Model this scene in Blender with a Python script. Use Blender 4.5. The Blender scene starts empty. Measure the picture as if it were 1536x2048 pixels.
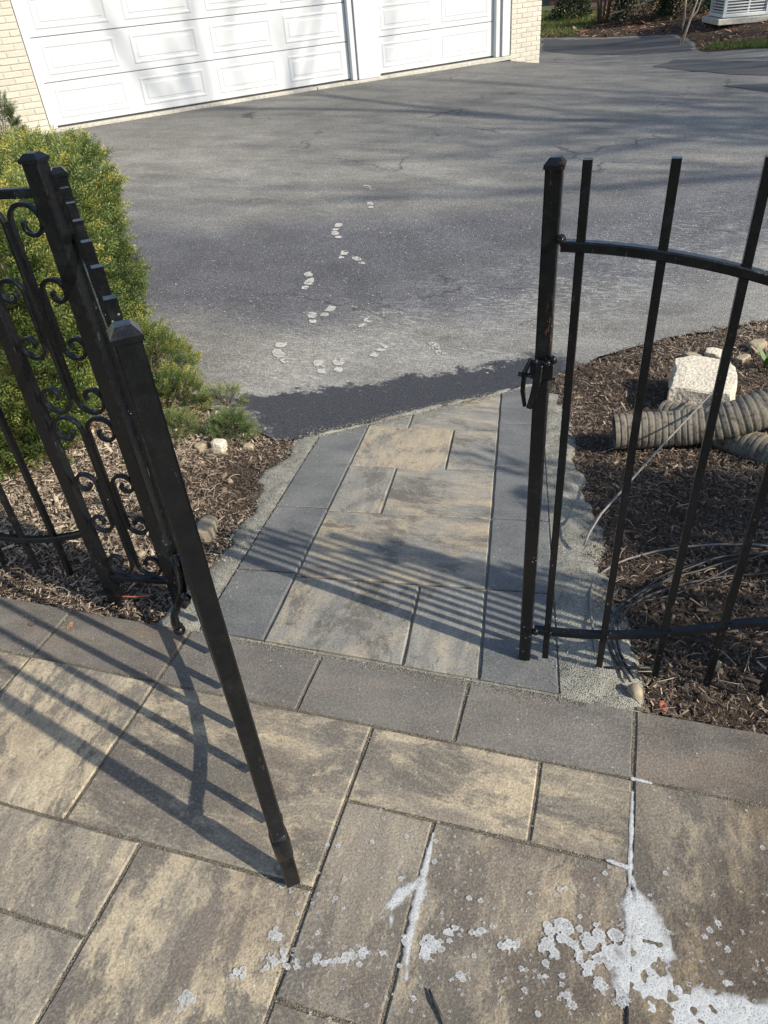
import bpy, bmesh, math, random
import numpy as np
from mathutils import Vector, Matrix
from mathutils.geometry import delaunay_2d_cdt

random.seed(7); rng = np.random.default_rng(7)
scene = bpy.context.scene
COL = scene.collection

# ------------------------------------------------------------------ camera
CAM_H = 1.55
PITCH, ROLL, YAW = math.radians(36.898), math.radians(5.373), math.radians(19.823)
fw = Vector((-math.sin(YAW)*math.cos(PITCH), math.cos(YAW)*math.cos(PITCH), -math.sin(PITCH)))
rt = Vector((math.cos(YAW), math.sin(YAW), 0)); dn = fw.cross(rt)
r2 = rt*math.cos(ROLL) + dn*math.sin(ROLL); d2 = -rt*math.sin(ROLL) + dn*math.cos(ROLL)
cam_d = bpy.data.cameras.new('camera'); cam = bpy.data.objects.new('camera', cam_d); COL.objects.link(cam)
m = Matrix.Identity(4)
for i in range(3):
    m[i][0] = r2[i]; m[i][1] = -d2[i]; m[i][2] = -fw[i]
m[2][3] = CAM_H
cam.matrix_world = m
cam_d.sensor_fit = 'VERTICAL'; cam_d.sensor_height = 24.0; cam_d.lens = 24.0*1454.14/2048
cam_d.clip_start = 0.02; cam_d.clip_end = 2000
scene.camera = cam

# ------------------------------------------------------------------ world, sun, exposure
SUN_EL, SUN_AZ = math.radians(36), math.atan2(0.965, -0.263)
world = bpy.data.worlds.new('World'); scene.world = world; world.use_nodes = True
wn = world.node_tree.nodes; bg = wn['Background']
sky = wn.new('ShaderNodeTexSky'); sky.sky_type = 'NISHITA'; sky.sun_disc = False
sky.sun_elevation = SUN_EL; sky.sun_rotation = SUN_AZ
world.node_tree.links.new(sky.outputs[0], bg.inputs[0]); bg.inputs[1].default_value = 0.125
sun_d = bpy.data.lights.new('sun', 'SUN'); sun_d.energy = 3.7; sun_d.angle = math.radians(0.7); sun_d.color = (1, 0.93, 0.81)
sun = bpy.data.objects.new('sun', sun_d); COL.objects.link(sun)
SUNV = Vector((0.965, -0.263, 0)).normalized()*math.cos(SUN_EL) + Vector((0, 0, math.sin(SUN_EL)))
sun.rotation_euler = SUNV.to_track_quat('Z', 'Y').to_euler(); sun.location = (5, -2, 8)
vs = scene.view_settings
vs.view_transform = 'Standard'; vs.look = 'None'; vs.exposure = 0.66; vs.gamma = 1; vs.use_curve_mapping = False

# ------------------------------------------------------------------ helpers: objects
def setp(o, label=None, cat=None, group=None, kind=None):
    if label: o['label'] = label
    if cat: o['category'] = cat
    if group: o['group'] = group
    if kind: o['kind'] = kind
    return o
def empty(name, loc=(0, 0, 0), rz=0.0, **k):
    o = bpy.data.objects.new(name, None); COL.objects.link(o)
    o.location = loc; o.rotation_euler = (0, 0, rz); o.empty_display_size = 0.05
    return setp(o, **k)
def link(name, me, mat=None, parent=None, loc=None, **k):
    o = bpy.data.objects.new(name, me); COL.objects.link(o)
    if mat is not None and not me.materials: me.materials.append(mat)
    if parent: o.parent = parent
    if loc: o.location = loc
    return setp(o, **k)
class MB:
    def __init__(s): s.v = []; s.f = []
    def add(s, v, f):
        n = len(s.v); s.v += [tuple(p) for p in v]; s.f += [tuple(i+n for i in q) for q in f]; return s
    def box(s, c, size, rz=0.0, ch=0.0):
        x, y, z = (q/2 for q in size)
        if ch <= 0:
            v = [(a*x, b*y, e*z) for e in (-1, 1) for a, b in ((-1, -1), (1, -1), (1, 1), (-1, 1))]
            f = [(3, 2, 1, 0), (4, 5, 6, 7), (0, 1, 5, 4), (1, 2, 6, 5), (2, 3, 7, 6), (3, 0, 4, 7)]
        else:
            v = []
            for e, i in ((-z, ch), (-z+ch, 0), (z-ch, 0), (z, ch)):
                for a, b in ((-1, -1), (1, -1), (1, 1), (-1, 1)): v.append((a*(x-i), b*(y-i), e))
            f = [(3, 2, 1, 0), (12, 13, 14, 15)]
            for k in range(3):
                for j in range(4): f.append((k*4+j, k*4+(j+1) % 4, k*4+4+(j+1) % 4, k*4+4+j))
        cc, ss = math.cos(rz), math.sin(rz)
        return s.add([(c[0]+p[0]*cc-p[1]*ss, c[1]+p[0]*ss+p[1]*cc, c[2]+p[2]) for p in v], f)
    def sweep(s, pts, prof, up=(0, 0, 1), cap=True, scale=None):
        """sweep closed 2D profile (side, up) along a polyline"""
        pts = [Vector(p) for p in pts]; n = len(pts); m = len(prof); base = len(s.v); up = Vector(up)
        for i, p in enumerate(pts):
            t = (pts[min(i+1, n-1)]-pts[max(i-1, 0)]).normalized()
            side = t.cross(up)
            if side.length < 1e-4: side = t.cross(Vector((1, 0, 0)))
            side.normalize(); u = side.cross(t)
            k = scale[i] if scale is not None else 1.0
            for a, b in prof: s.v.append(tuple(p+side*a*k+u*b*k))
        for i in range(n-1):
            for j in range(m):
                s.f.append((base+i*m+j, base+i*m+(j+1) % m, base+(i+1)*m+(j+1) % m, base+(i+1)*m+j))
        if cap:
            s.f.append(tuple(base+j for j in range(m))[::-1]); s.f.append(tuple(base+(n-1)*m+j for j in range(m)))
        return s
    def mesh(s, name, smooth=False):
        me = bpy.data.meshes.new(name); me.from_pydata(s.v, [], s.f); me.update()
        bm = bmesh.new(); bm.from_mesh(me); bmesh.ops.recalc_face_normals(bm, faces=bm.faces); bm.to_mesh(me); bm.free()
        if smooth:
            me.polygons.foreach_set('use_smooth', [True]*len(me.polygons))
        return me
    def build(s, name, mat, parent=None, smooth=False, loc=None, **k):
        return link(name, s.mesh(name, smooth), mat, parent, loc, **k)
def rect(w, h, c=0.0015):
    w /= 2; h /= 2
    return [(-w+c, -h), (w-c, -h), (w, -h+c), (w, h-c), (w-c, h), (-w+c, h), (-w, h-c), (-w, -h+c)]
def circ(r, n=8): return [(r*math.cos(2*math.pi*i/n), r*math.sin(2*math.pi*i/n)) for i in range(n)]
def fast_mesh(name, V, F, attrs=None):
    """V (n,3) float, F (m,k) int, all faces with k corners; attrs: name -> per-vertex float"""
    V = np.ascontiguousarray(V, dtype=np.float32); F = np.ascontiguousarray(F, dtype=np.int32)
    me = bpy.data.meshes.new(name); k = F.shape[1]
    me.vertices.add(len(V)); me.vertices.foreach_set('co', V.ravel())
    me.loops.add(F.size); me.loops.foreach_set('vertex_index', F.ravel())
    me.polygons.add(len(F)); me.polygons.foreach_set('loop_start', np.arange(0, F.size, k, dtype=np.int32))
    me.update(calc_edges=True)
    for nme, a in (attrs or {}).items():
        at = me.attributes.new(nme, 'FLOAT', 'POINT'); at.data.foreach_set('value', np.ascontiguousarray(a, dtype=np.float32))
    return me
def inst(tv, tf, mats, pos):
    """template verts (n,3), faces (m,k), mats (K,3,3), pos (K,3)"""
    V = np.einsum('kij,nj->kni', mats, tv)+pos[:, None, :]
    n = len(tv); F = tf[None]+(np.arange(len(pos))*n)[:, None, None]
    return V.reshape(-1, 3), F.reshape(-1, tf.shape[1])
def frames(dirs, roll):
    """orthonormal frames: column 0 along dirs"""
    d = dirs/np.linalg.norm(dirs, axis=1, keepdims=True)
    ref = np.where(np.abs(d[:, 2:3]) > 0.9, np.array([[1., 0, 0]]), np.array([[0, 0, 1.]]))
    a = np.cross(ref, d); a /= np.linalg.norm(a, axis=1, keepdims=True); b = np.cross(d, a)
    c, s = np.cos(roll)[:, None], np.sin(roll)[:, None]
    return np.stack([d, a*c+b*s, -a*s+b*c], axis=2)
_perm = rng.random(4096)
def vnoise(P, sc=1.0, seed=0):
    P = np.asarray(P, float)*sc+seed*17.31; i = np.floor(P).astype(np.int64); fr = P-i; fr = fr*fr*(3-2*fr); out = 0
    for dx in (0, 1):
        for dy in (0, 1):
            for dz in (0, 1):
                h = ((i[..., 0]+dx)*73856093 ^ (i[..., 1]+dy)*19349663 ^ (i[..., 2]+dz)*83492791) & 4095
                w = (fr[..., 0] if dx else 1-fr[..., 0])*(fr[..., 1] if dy else 1-fr[..., 1])*(fr[..., 2] if dz else 1-fr[..., 2])
                out = out+w*_perm[h]
    return out*2-1
def v2noise(x, y, sc=1.0, seed=0, octv=1):
    P = np.stack([np.asarray(x, float), np.asarray(y, float), np.zeros_like(np.asarray(x, float))], -1)
    t = 0; a = 1
    for o in range(octv): t = t+a*vnoise(P, sc*2**o, seed+o*3); a *= 0.5
    return t

# ------------------------------------------------------------------ helpers: materials
class T:
    def __init__(s, name):
        s.m = bpy.data.materials.new(name); s.m.use_nodes = True; s.nt = s.m.node_tree
        s.b = s.nt.nodes['Principled BSDF']; s.out = s.nt.nodes['Material Output']
    def n(s, typ, ins=None, out=0, **at):
        nd = s.nt.nodes.new('ShaderNode'+typ)
        for k, v in at.items(): setattr(nd, k, v)
        for k, v in (ins or {}).items(): s.put(nd.inputs[k], v)
        return nd.outputs[out]
    def put(s, sock, v):
        if isinstance(v, bpy.types.NodeSocket): s.nt.links.new(v, sock)
        else:
            if sock.type == 'RGBA' and not hasattr(v, '__len__'): v = (v, v, v, 1)
            elif sock.type == 'RGBA' and len(v) == 3: v = (*v, 1)
            sock.default_value = v
    def obj(s): return s.n('TexCoord', out=3)
    def pos(s): return s.n('NewGeometry', out=0)
    def noise(s, vec, sc, det=3, rough=0.55, dist=0.0, out=0):
        return s.n('TexNoise', {'Vector': vec, 'Scale': sc, 'Detail': det, 'Roughness': rough, 'Distortion': dist}, out=out)
    def voro(s, vec, sc, out=0, feature='F1', rnd=1.0, dim='3D'):
        return s.n('TexVoronoi', {'Vector': vec, 'Scale': sc, 'Randomness': rnd}, out=out, feature=feature, voronoi_dimensions=dim)
    def ramp(s, fac, *st, interp='LINEAR'):
        nd = s.nt.nodes.new('ShaderNodeValToRGB'); s.put(nd.inputs[0], fac); cr = nd.color_ramp; cr.interpolation = interp
        while len(cr.elements) < len(st): cr.elements.new(0.5)
        for e, (p, c) in zip(cr.elements, st):
            e.position = p; e.color = (c, c, c, 1) if not hasattr(c, '__len__') else (*c, 1)
        return nd.outputs[0]
    def mix(s, fac, a, b, blend='MIX'):
        nd = s.nt.nodes.new('ShaderNodeMix'); nd.data_type = 'RGBA'; nd.blend_type = blend
        s.put(nd.inputs[0], fac); s.put(nd.inputs[6], a); s.put(nd.inputs[7], b); return nd.outputs[2]
    def ma(s, op, a, b=0.0, c=None, clamp=False):
        nd = s.nt.nodes.new('ShaderNodeMath'); nd.operation = op; nd.use_clamp = clamp
        s.put(nd.inputs[0], a); s.put(nd.inputs[1], b)
        if c is not None: s.put(nd.inputs[2], c)
        return nd.outputs[0]
    def sstep(s, v, lo, hi):
        return s.n('MapRange', {'Value': v, 'From Min': lo, 'From Max': hi, 'To Min': 0., 'To Max': 1.}, interpolation_type='SMOOTHSTEP')
    def scalev(s, vec, sc, rot=(0, 0, 0), loc=(0, 0, 0)):
        return s.n('Mapping', {'Vector': vec, 'Scale': sc, 'Rotation': rot, 'Location': loc})
    def dot(s, vec, d): return s.n('VectorMath', {0: vec, 1: d}, out=1, operation='DOT_PRODUCT')
    def addv(s, a, b): return s.n('VectorMath', {0: a, 1: b}, operation='ADD')
    def bump(s, h, strength=0.5, dist=0.005, normal=None):
        ins = {'Height': h, 'Strength': strength, 'Distance': dist}
        if normal is not None: ins['Normal'] = normal
        return s.n('Bump', ins)
    def set(s, **k):
        names = {'col': 'Base Color', 'rough': 'Roughness', 'normal': 'Normal', 'spec': 'Specular IOR Level', 'metal': 'Metallic', 'coat': 'Coat Weight', 'trans': 'Transmission Weight', 'sss': 'Subsurface Weight'}
        for a, v in k.items(): s.put(s.b.inputs[names[a]], v)
        return s.m
    def attr(s, name): return s.n('Attribute', out=2, attribute_name=name)

def mat_plain(name, col, rough=0.6, nsc=30, amt=0.15, bump=0.2, spec=0.5, bd=0.002):
    t = T(name); p = t.obj(); nz = t.noise(p, nsc, 4)
    c = t.mix(t.ramp(nz, (0.3, 0), (0.7, 1)), [x*(1-amt) for x in col], [min(1, x*(1+amt)) for x in col])
    return t.set(col=c, rough=rough, spec=spec, normal=t.bump(nz, bump, bd))

def mat_asphalt(name, fresh=False):
    t = T(name); p = t.pos()
    big = t.noise(p, 0.55, 5, 0.6); mid = t.noise(p, 4.0, 4, 0.6); grain = t.noise(p, 105, 3, 0.75)
    st = t.noise(t.scalev(p, (1.2, 3.2, 1), (0, 0, -0.35)), 1.3, 5, 0.65)
    speck = t.voro(p, 95)
    if fresh:
        c = t.mix(mid, (0.032, 0.033, 0.036), (0.06, 0.06, 0.062))
        c = t.mix(t.ma('MULTIPLY', t.ramp(grain, (0.45, 0), (0.75, 1)), 0.35), c, (0.13, 0.13, 0.13))
        return t.set(col=c, rough=0.85, normal=t.bump(grain, 0.6, 0.004))
    # worn warm grey, soft cool shadow painted into the colour across the middle, wet strip at the end of the path
    base = t.mix(t.ramp(st, (0.3, 0), (0.7, 1)), (0.19, 0.183, 0.163), (0.345, 0.326, 0.28))
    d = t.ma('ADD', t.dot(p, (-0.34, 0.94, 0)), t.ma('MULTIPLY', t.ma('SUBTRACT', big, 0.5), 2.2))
    shade_belt = t.ma('MULTIPLY', t.sstep(d, 4.1, 5.1), t.ma('SUBTRACT', 1.0, t.sstep(d, 6.3, 8.0)))
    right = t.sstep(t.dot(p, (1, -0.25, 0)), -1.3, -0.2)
    shade_belt = t.ma('MULTIPLY', shade_belt, t.ma('SUBTRACT', 1.0, t.ma('MULTIPLY', right, t.ma('SUBTRACT', 1.0, t.sstep(d, 4.9, 5.6)))))
    c = t.mix(t.ma('MULTIPLY', shade_belt, 0.9), base, t.mix(mid, (0.062, 0.064, 0.080), (0.106, 0.107, 0.125)))
    nearfar = t.sstep(d, 9.0, 12.5)
    c = t.mix(t.ma('MULTIPLY', nearfar, 0.55), c, (0.085, 0.087, 0.09))
    # grain
    c = t.mix(t.ma('MULTIPLY', t.ramp(grain, (0.36, 1), (0.52, 0)), 0.65), c, (0.05, 0.05, 0.052))
    c = t.mix(t.ma('MULTIPLY', t.ramp(grain, (0.53, 0), (0.68, 1)), 0.6), c, (0.42, 0.41, 0.37))
    c = t.mix(t.ramp(t.voro(p, 38, 0), (0.04, 0.75), (0.1, 0)), c, (0.5, 0.49, 0.46))
    g1 = t.n('SeparateColor', {0: t.voro(p, 170, 1)}); g2 = t.n('SeparateColor', {0: t.voro(p, 62, 1)})
    c = t.mix(1.0, c, t.ramp(g1, (0.0, 0.62), (0.55, 0.95), (0.9, 1.12), (1.0, 1.6)), 'MULTIPLY')
    c = t.mix(1.0, c, t.ramp(g2, (0.0, 0.86), (0.6, 1.0), (1.0, 1.14)), 'MULTIPLY')
    ck = t.voro(t.addv(p, t.n('VectorMath', {0: t.noise(p, 3, 4, 0.6, out=1), 1: (0.5, 0.5, 0)}, operation='MULTIPLY')), 0.55, feature='DISTANCE_TO_EDGE')
    c = t.mix(t.ma('MULTIPLY', t.ramp(ck, (0.003, 0.75), (0.008, 0)), t.ramp(t.noise(p, 0.8, 3), (0.5, 0), (0.6, 1))), c, (0.035, 0.035, 0.035))
    c = t.mix(1.0, c, t.ramp(t.noise(p, 1.1, 6, 0.65, 0.5), (0.3, 0.72), (0.55, 1.0), (0.75, 1.18)), 'MULTIPLY')
    # pale dust, scratches and dried splashes near the path
    q = t.ma('ADD', t.dot(p, (-0.714, 0.70, 0)), -0.714*1.283-0.70*2.76)
    pl = t.ma('ADD', t.dot(p, (0.70, 0.714, 0)), 0.70*1.283-0.714*2.76)
    dustz = t.ma('MULTIPLY', t.sstep(q, 0.12, 0.5), t.ma('SUBTRACT', 1.0, t.sstep(q, 0.9, 2.3)))
    scr = t.noise(t.scalev(p, (9, 30, 1), (0, 0, 0.5)), 1.6, 5, 0.75, 0.8)
    blot = t.noise(p, 2.6, 5, 0.65, 0.4)
    dust = t.ma('MULTIPLY', dustz, t.ma('MULTIPLY', t.ramp(scr, (0.50, 0), (0.60, 1)), t.ramp(blot, (0.38, 0.1), (0.62, 1))))
    c = t.mix(t.ma('MULTIPLY', dust, 0.6), c, (0.52, 0.51, 0.47))
    fl = t.ma('MULTIPLY', t.ma('SUBTRACT', 1.0, t.sstep(q, 0.5, 1.3)), t.ramp(blot, (0.35, 0.03), (0.7, 0.34)))
    c = t.mix(fl, c, (0.27, 0.265, 0.25))
    c = t.mix(t.ramp(t.noise(t.scalev(p, (1, 1, 1)), 28, 3, 0.8, 1.5), (0.69, 0), (0.73, 0.8)), c, (0.42, 0.41, 0.38))
    # wet strip
    edge = t.ma('ADD', t.ma('MULTIPLY', pl, -0.16), 0.54)
    jag = t.ma('MULTIPLY', t.ma('SUBTRACT', t.noise(p, 6, 9, 0.78, 0.3), 0.5), 0.62)
    wet = t.sstep(t.ma('SUBTRACT', t.ma('ADD', edge, jag), q), -0.035, 0.02)
    wet = t.ma('MULTIPLY', wet, t.sstep(t.ma('ADD', pl, jag), -0.27, -0.2))
    wet = t.ma('MULTIPLY', wet, t.ma('SUBTRACT', 1.0, t.sstep(t.ma('ADD', pl, jag), 1.55, 1.72)))
    wc = t.mix(t.ramp(grain, (0.4, 0), (0.7, 1)), (0.022, 0.022, 0.026), (0.075, 0.075, 0.08))
    wc = t.mix(t.ramp(t.noise(p, 22, 3, 0.7), (0.62, 0), (0.75, 0.5)), wc, (0.16, 0.155, 0.145))
    c = t.mix(wet, c, wc)
    r = t.mix(wet, 0.82, 0.48)
    h = t.ma('ADD', grain, t.ma('MULTIPLY', speck, 0.6))
    return t.set(col=c, rough=r, spec=0.35, normal=t.bump(h, 0.75, 0.005))

def mat_paver(name, kind):
    """obj.color: r = share of tan, g = streak direction, b = lightness, a unused"""
    t = T(name); o = t.obj(); w = t.pos()
    oi = t.nt.nodes.new('ShaderNodeObjectInfo')
    sep = t.n('SeparateColor', {0: oi.outputs['Color']}); sepn = sep.node
    off = t.n('CombineXYZ', {0: t.ma('MULTIPLY', oi.outputs['Random'], 37.0), 1: t.ma('MULTIPLY', oi.outputs['Random'], 91.0), 2: 0.0})
    v = t.addv(o, off)
    rot = t.n('VectorRotate', {'Vector': v, 'Angle': t.ma('MULTIPLY', sepn.outputs[1], 1.5708)}, rotation_type='Z_AXIS')
    strk = t.noise(t.scalev(rot, (1.6, 9.0, 1)), 2.0, 6, 0.62, 0.25)
    cloud = t.noise(rot, 4.6, 6, 0.68, 0.5)
    cl2 = t.noise(t.scalev(rot, (1.0, 1.7, 1), loc=(5.2, 1.7, 3.1)), 3.8, 9, 0.72, 0.3)
    fine = t.noise(o, 170, 3, 0.75); gr = t.voro(o, 210)
    wob = t.addv(rot, t.n('VectorMath', {0: t.noise(rot, 9, 3, 0.6, out=1), 1: (0.08, 0.08, 0.0)}, operation='MULTIPLY'))
    blob = t.noise(t.scalev(wob, (1.0, 2.3, 1)), 3.4, 10, 0.72, 0.3)
    fleck = t.noise(t.scalev(wob, (1.6, 3.0, 1)), 22, 7, 0.8)
    if kind in ('blend', 'grey'):
        tanv = t.ma('ADD', t.ma('ADD', t.ma('MULTIPLY', blob, 0.66), t.ma('MULTIPLY', strk, 0.34)), t.ma('MULTIPLY', fleck, 0.30))
        tanv = t.ma('ADD', tanv, t.ma('MULTIPLY', t.ma('SUBTRACT', sepn.outputs[0], 0.5), 0.24))
        drkv = t.ma('ADD', t.ma('ADD', t.ma('MULTIPLY', cl2, 0.70), t.ma('MULTIPLY', strk, 0.20)), t.ma('MULTIPLY', fleck, 0.34))
    if kind == 'blend':
        grey = t.mix(t.ramp(strk, (0.32, 0), (0.68, 1)), (0.175, 0.150, 0.115), (0.285, 0.246, 0.186))
        tanc = t.mix(t.ramp(fleck, (0.3, 0), (0.65, 1)), (0.28, 0.225, 0.147), (0.52, 0.435, 0.29))
        c = t.mix(t.ramp(tanv, (0.63, 0), (0.71, 0.95)), grey, tanc)
        c = t.mix(t.ramp(drkv, (0.605, 0), (0.66, 0.9)), c, t.mix(fleck, (0.088, 0.078, 0.064), (0.15, 0.132, 0.108)))
        c = t.mix(t.ramp(t.noise(rot, 2.6, 6, 0.7), (0.54, 0), (0.72, 0.6)), c, (0.155, 0.110, 0.083))
    elif kind == 'grey':
        grey = t.mix(t.ramp(strk, (0.3, 0), (0.7, 1)), (0.165, 0.158, 0.138), (0.315, 0.30, 0.256))
        c = t.mix(t.ramp(tanv, (0.63, 0), (0.76, 0.9)), grey, t.mix(fleck, (0.32, 0.255, 0.16), (0.52, 0.42, 0.28)))
        c = t.mix(t.ramp(drkv, (0.62, 0), (0.70, 0.85)), c, (0.105, 0.096, 0.080))
    elif kind == 'border':
        c = t.mix(t.ramp(blob, (0.38, 0), (0.62, 1)), (0.098, 0.086, 0.072), (0.192, 0.166, 0.134))
        c = t.mix(t.ramp(cl2, (0.52, 0), (0.66, 0.65)), c, (0.20, 0.150, 0.105))
        c = t.mix(t.ramp(strk, (0.52, 0), (0.66, 0.6)), c, (0.115, 0.100, 0.083))
        c = t.mix(t.ma('MULTIPLY', sepn.outputs[0], 0.5), c, (0.150, 0.145, 0.134))
    else:
        c = t.mix(t.ramp(blob, (0.3, 0), (0.7, 1)), (0.10, 0.103, 0.102), (0.158, 0.159, 0.154))
        c = t.mix(t.ramp(strk, (0.58, 0), (0.8, 0.5)), c, (0.175, 0.174, 0.166))
    # grain and pale specks
    c = t.mix(t.ma('MULTIPLY', t.ramp(fine, (0.33, 1), (0.50, 0)), 0.75), c, t.mix(1.0, c, (0.55, 0.53, 0.5), 'MULTIPLY'))
    c = t.mix(t.ma('MULTIPLY', t.ramp(fine, (0.53, 0), (0.70, 1)), 0.55), c, t.mix(1.0, c, (0.17, 0.16, 0.14), 'ADD'))
    c = t.mix(t.ramp(t.voro(o, 26), (0.035, 0.8), (0.075, 0)), c, (0.5, 0.48, 0.43))
    c = t.mix(t.ramp(t.voro(o, 75), (0.05, 0.8), (0.11, 0)), c, t.mix(1.0, c, (0.3, 0.28, 0.25), 'MULTIPLY'))
    # light sand haze left by jointing
    hz = t.noise(w, 3.3, 5, 0.65)
    c = t.mix(t.ramp(hz, (0.45, 0), (0.8, 0.28 if kind in ('grey', 'char') else 0.14)), c, (0.40, 0.39, 0.35))
    # damp, soapy part of the patio (towards the foam)
    dm = t.ma('ADD', t.ma('ADD', t.dot(w, (0.75, -0.62, 0)), 0.46), t.ma('MULTIPLY', t.ma('SUBTRACT', t.noise(w, 3.0, 4, 0.6), 0.5), 0.9))
    damp = t.sstep(dm, -0.1, 0.38)
    c = t.mix(t.ma('MULTIPLY', damp, 0.92 if kind != 'char' else 0.0), c, t.mix(1.0, c, (0.55, 0.49, 0.43), 'MULTIPLY'))
    c = t.mix(1.0, c, t.n('CombineColor', {0: t.ma('ADD', sepn.outputs[2], 0.5), 1: t.ma('ADD', sepn.outputs[2], 0.5), 2: t.ma('ADD', sepn.outputs[2], 0.5)}), 'MULTIPLY')
    r = t.mix(damp, 0.78, 0.38)
    h = t.ma('ADD', fine, t.ma('ADD', t.ma('MULTIPLY', cl2, 1.2), t.ma('MULTIPLY', gr, 0.4)))
    return t.set(col=c, rough=r, spec=0.4, normal=t.bump(h, 0.55, 0.0025))

def mat_grit(name, a, b, dk):
    t = T(name); p = t.pos(); v = t.voro(p, 290, 1); vd = t.voro(p, 290); n2 = t.noise(p, 14, 5, 0.65)
    f = t.n('SeparateColor', {0: v})
    c = t.mix(f, a, b); c = t.mix(t.ramp(n2, (0.35, 0.75), (0.6, 0)), c, dk)
    c = t.mix(t.ramp(vd, (0.5, 0), (0.75, 0.6)), c, [x*0.4 for x in dk])
    return t.set(col=c, rough=0.95, spec=0.2, normal=t.bump(t.ma('ADD', t.ma('SUBTRACT', 1.0, vd), t.ma('MULTIPLY', n2, 3.0)), 0.8, 0.0035))

def mat_tint(name, stops, rough=0.8, spec=0.25, transl=0.0, attr='tint', grain=0, bump=0.0):
    t = T(name); a = t.attr(attr); c = t.ramp(a, *stops)
    if grain:
        g = t.noise(t.obj(), grain, 3, 0.7); c = t.mix(t.ramp(g, (0.3, 0.5), (0.65, 0)), c, t.mix(1.0, c, (0.35, 0.35, 0.35), 'MULTIPLY'))
    t.set(col=c, rough=rough, spec=spec)
    if transl:
        tr = t.n('BsdfTranslucent', {'Color': c}); mx = t.nt.nodes.new('ShaderNodeMixShader'); mx.inputs[0].default_value = transl
        t.nt.links.new(t.b.outputs[0], mx.inputs[1]); t.nt.links.new(tr, mx.inputs[2]); t.nt.links.new(mx.outputs[0], t.out.inputs[0])
    return t.m

def mat_iron(name):
    t = T(name); w = t.pos()
    n1 = t.noise(w, 45, 4, 0.6); n2 = t.noise(w, 10, 6, 0.75); n3 = t.noise(t.scalev(w, (1, 1, 0.25)), 70, 4, 0.75)
    c = t.mix(n1, (0.0028, 0.0032, 0.0038), (0.007, 0.008, 0.0095))
    c = t.mix(t.ramp(n2, (0.60, 0), (0.72, 0.55)), c, (0.022, 0.0225, 0.023))
    c = t.mix(t.ramp(n3, (0.66, 0), (0.72, 0.6)), c, (0.085, 0.085, 0.08))
    fl = t.voro(w, 85); fl2 = t.noise(w, 5, 5, 0.75)
    fm = t.ma('MULTIPLY', t.ramp(fl, (0.09, 1), (0.15, 0)), t.ramp(fl2, (0.58, 0), (0.64, 1)))
    c = t.mix(fm, c, (0.42, 0.43, 0.42))
    rust = t.ma('MULTIPLY', t.ramp(n3, (0.60, 0), (0.66, 1)), t.ramp(t.noise(w, 3.5, 3), (0.62, 0), (0.68, 0.7)))
    c = t.mix(rust, c, (0.11, 0.05, 0.022))
    r = t.ma('ADD', t.ramp(n1, (0.3, 0.12), (0.7, 0.28)), t.ma('MULTIPLY', t.ramp(n2, (0.5, 0), (0.72, 1)), 0.3))
    return t.set(col=c, rough=r, spec=0.36, normal=t.bump(t.ma('ADD', n1, t.ma('MULTIPLY', n2, 1.4)), 0.3, 0.003))

def mat_brick(name):
    t = T(name); p = t.obj(); w = t.pos(); n1 = t.noise(w, 18, 5, 0.65); n2 = t.noise(w, 2.0, 3)
    oi = t.nt.nodes.new('ShaderNodeObjectInfo')
    c = t.mix(oi.outputs['Random'], (0.50, 0.465, 0.385), (0.59, 0.555, 0.47))
    c = t.mix(t.ramp(n1, (0.35, 0.5), (0.6, 0)), c, (0.47, 0.42, 0.32))
    c = t.mix(t.ramp(n2, (0.5, 0), (0.8, 0.3)), c, (0.52, 0.465, 0.37))
    return t.set(col=c, rough=0.75, normal=t.bump(n1, 0.5, 0.006))

def mat_white(name, col=(0.57, 0.585, 0.59)):
    t = T(name); w = t.pos(); n1 = t.noise(w, 1.2, 4, 0.6); n2 = t.noise(t.scalev(t.obj(), (1, 1, 12)), 30, 3, 0.6)
    c = t.mix(t.ramp(n1, (0.35, 0.0), (0.75, 0.3)), col, (0.55, 0.56, 0.555))
    return t.set(col=c, rough=0.45, spec=0.4, normal=t.bump(n2, 0.08, 0.001))

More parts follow.
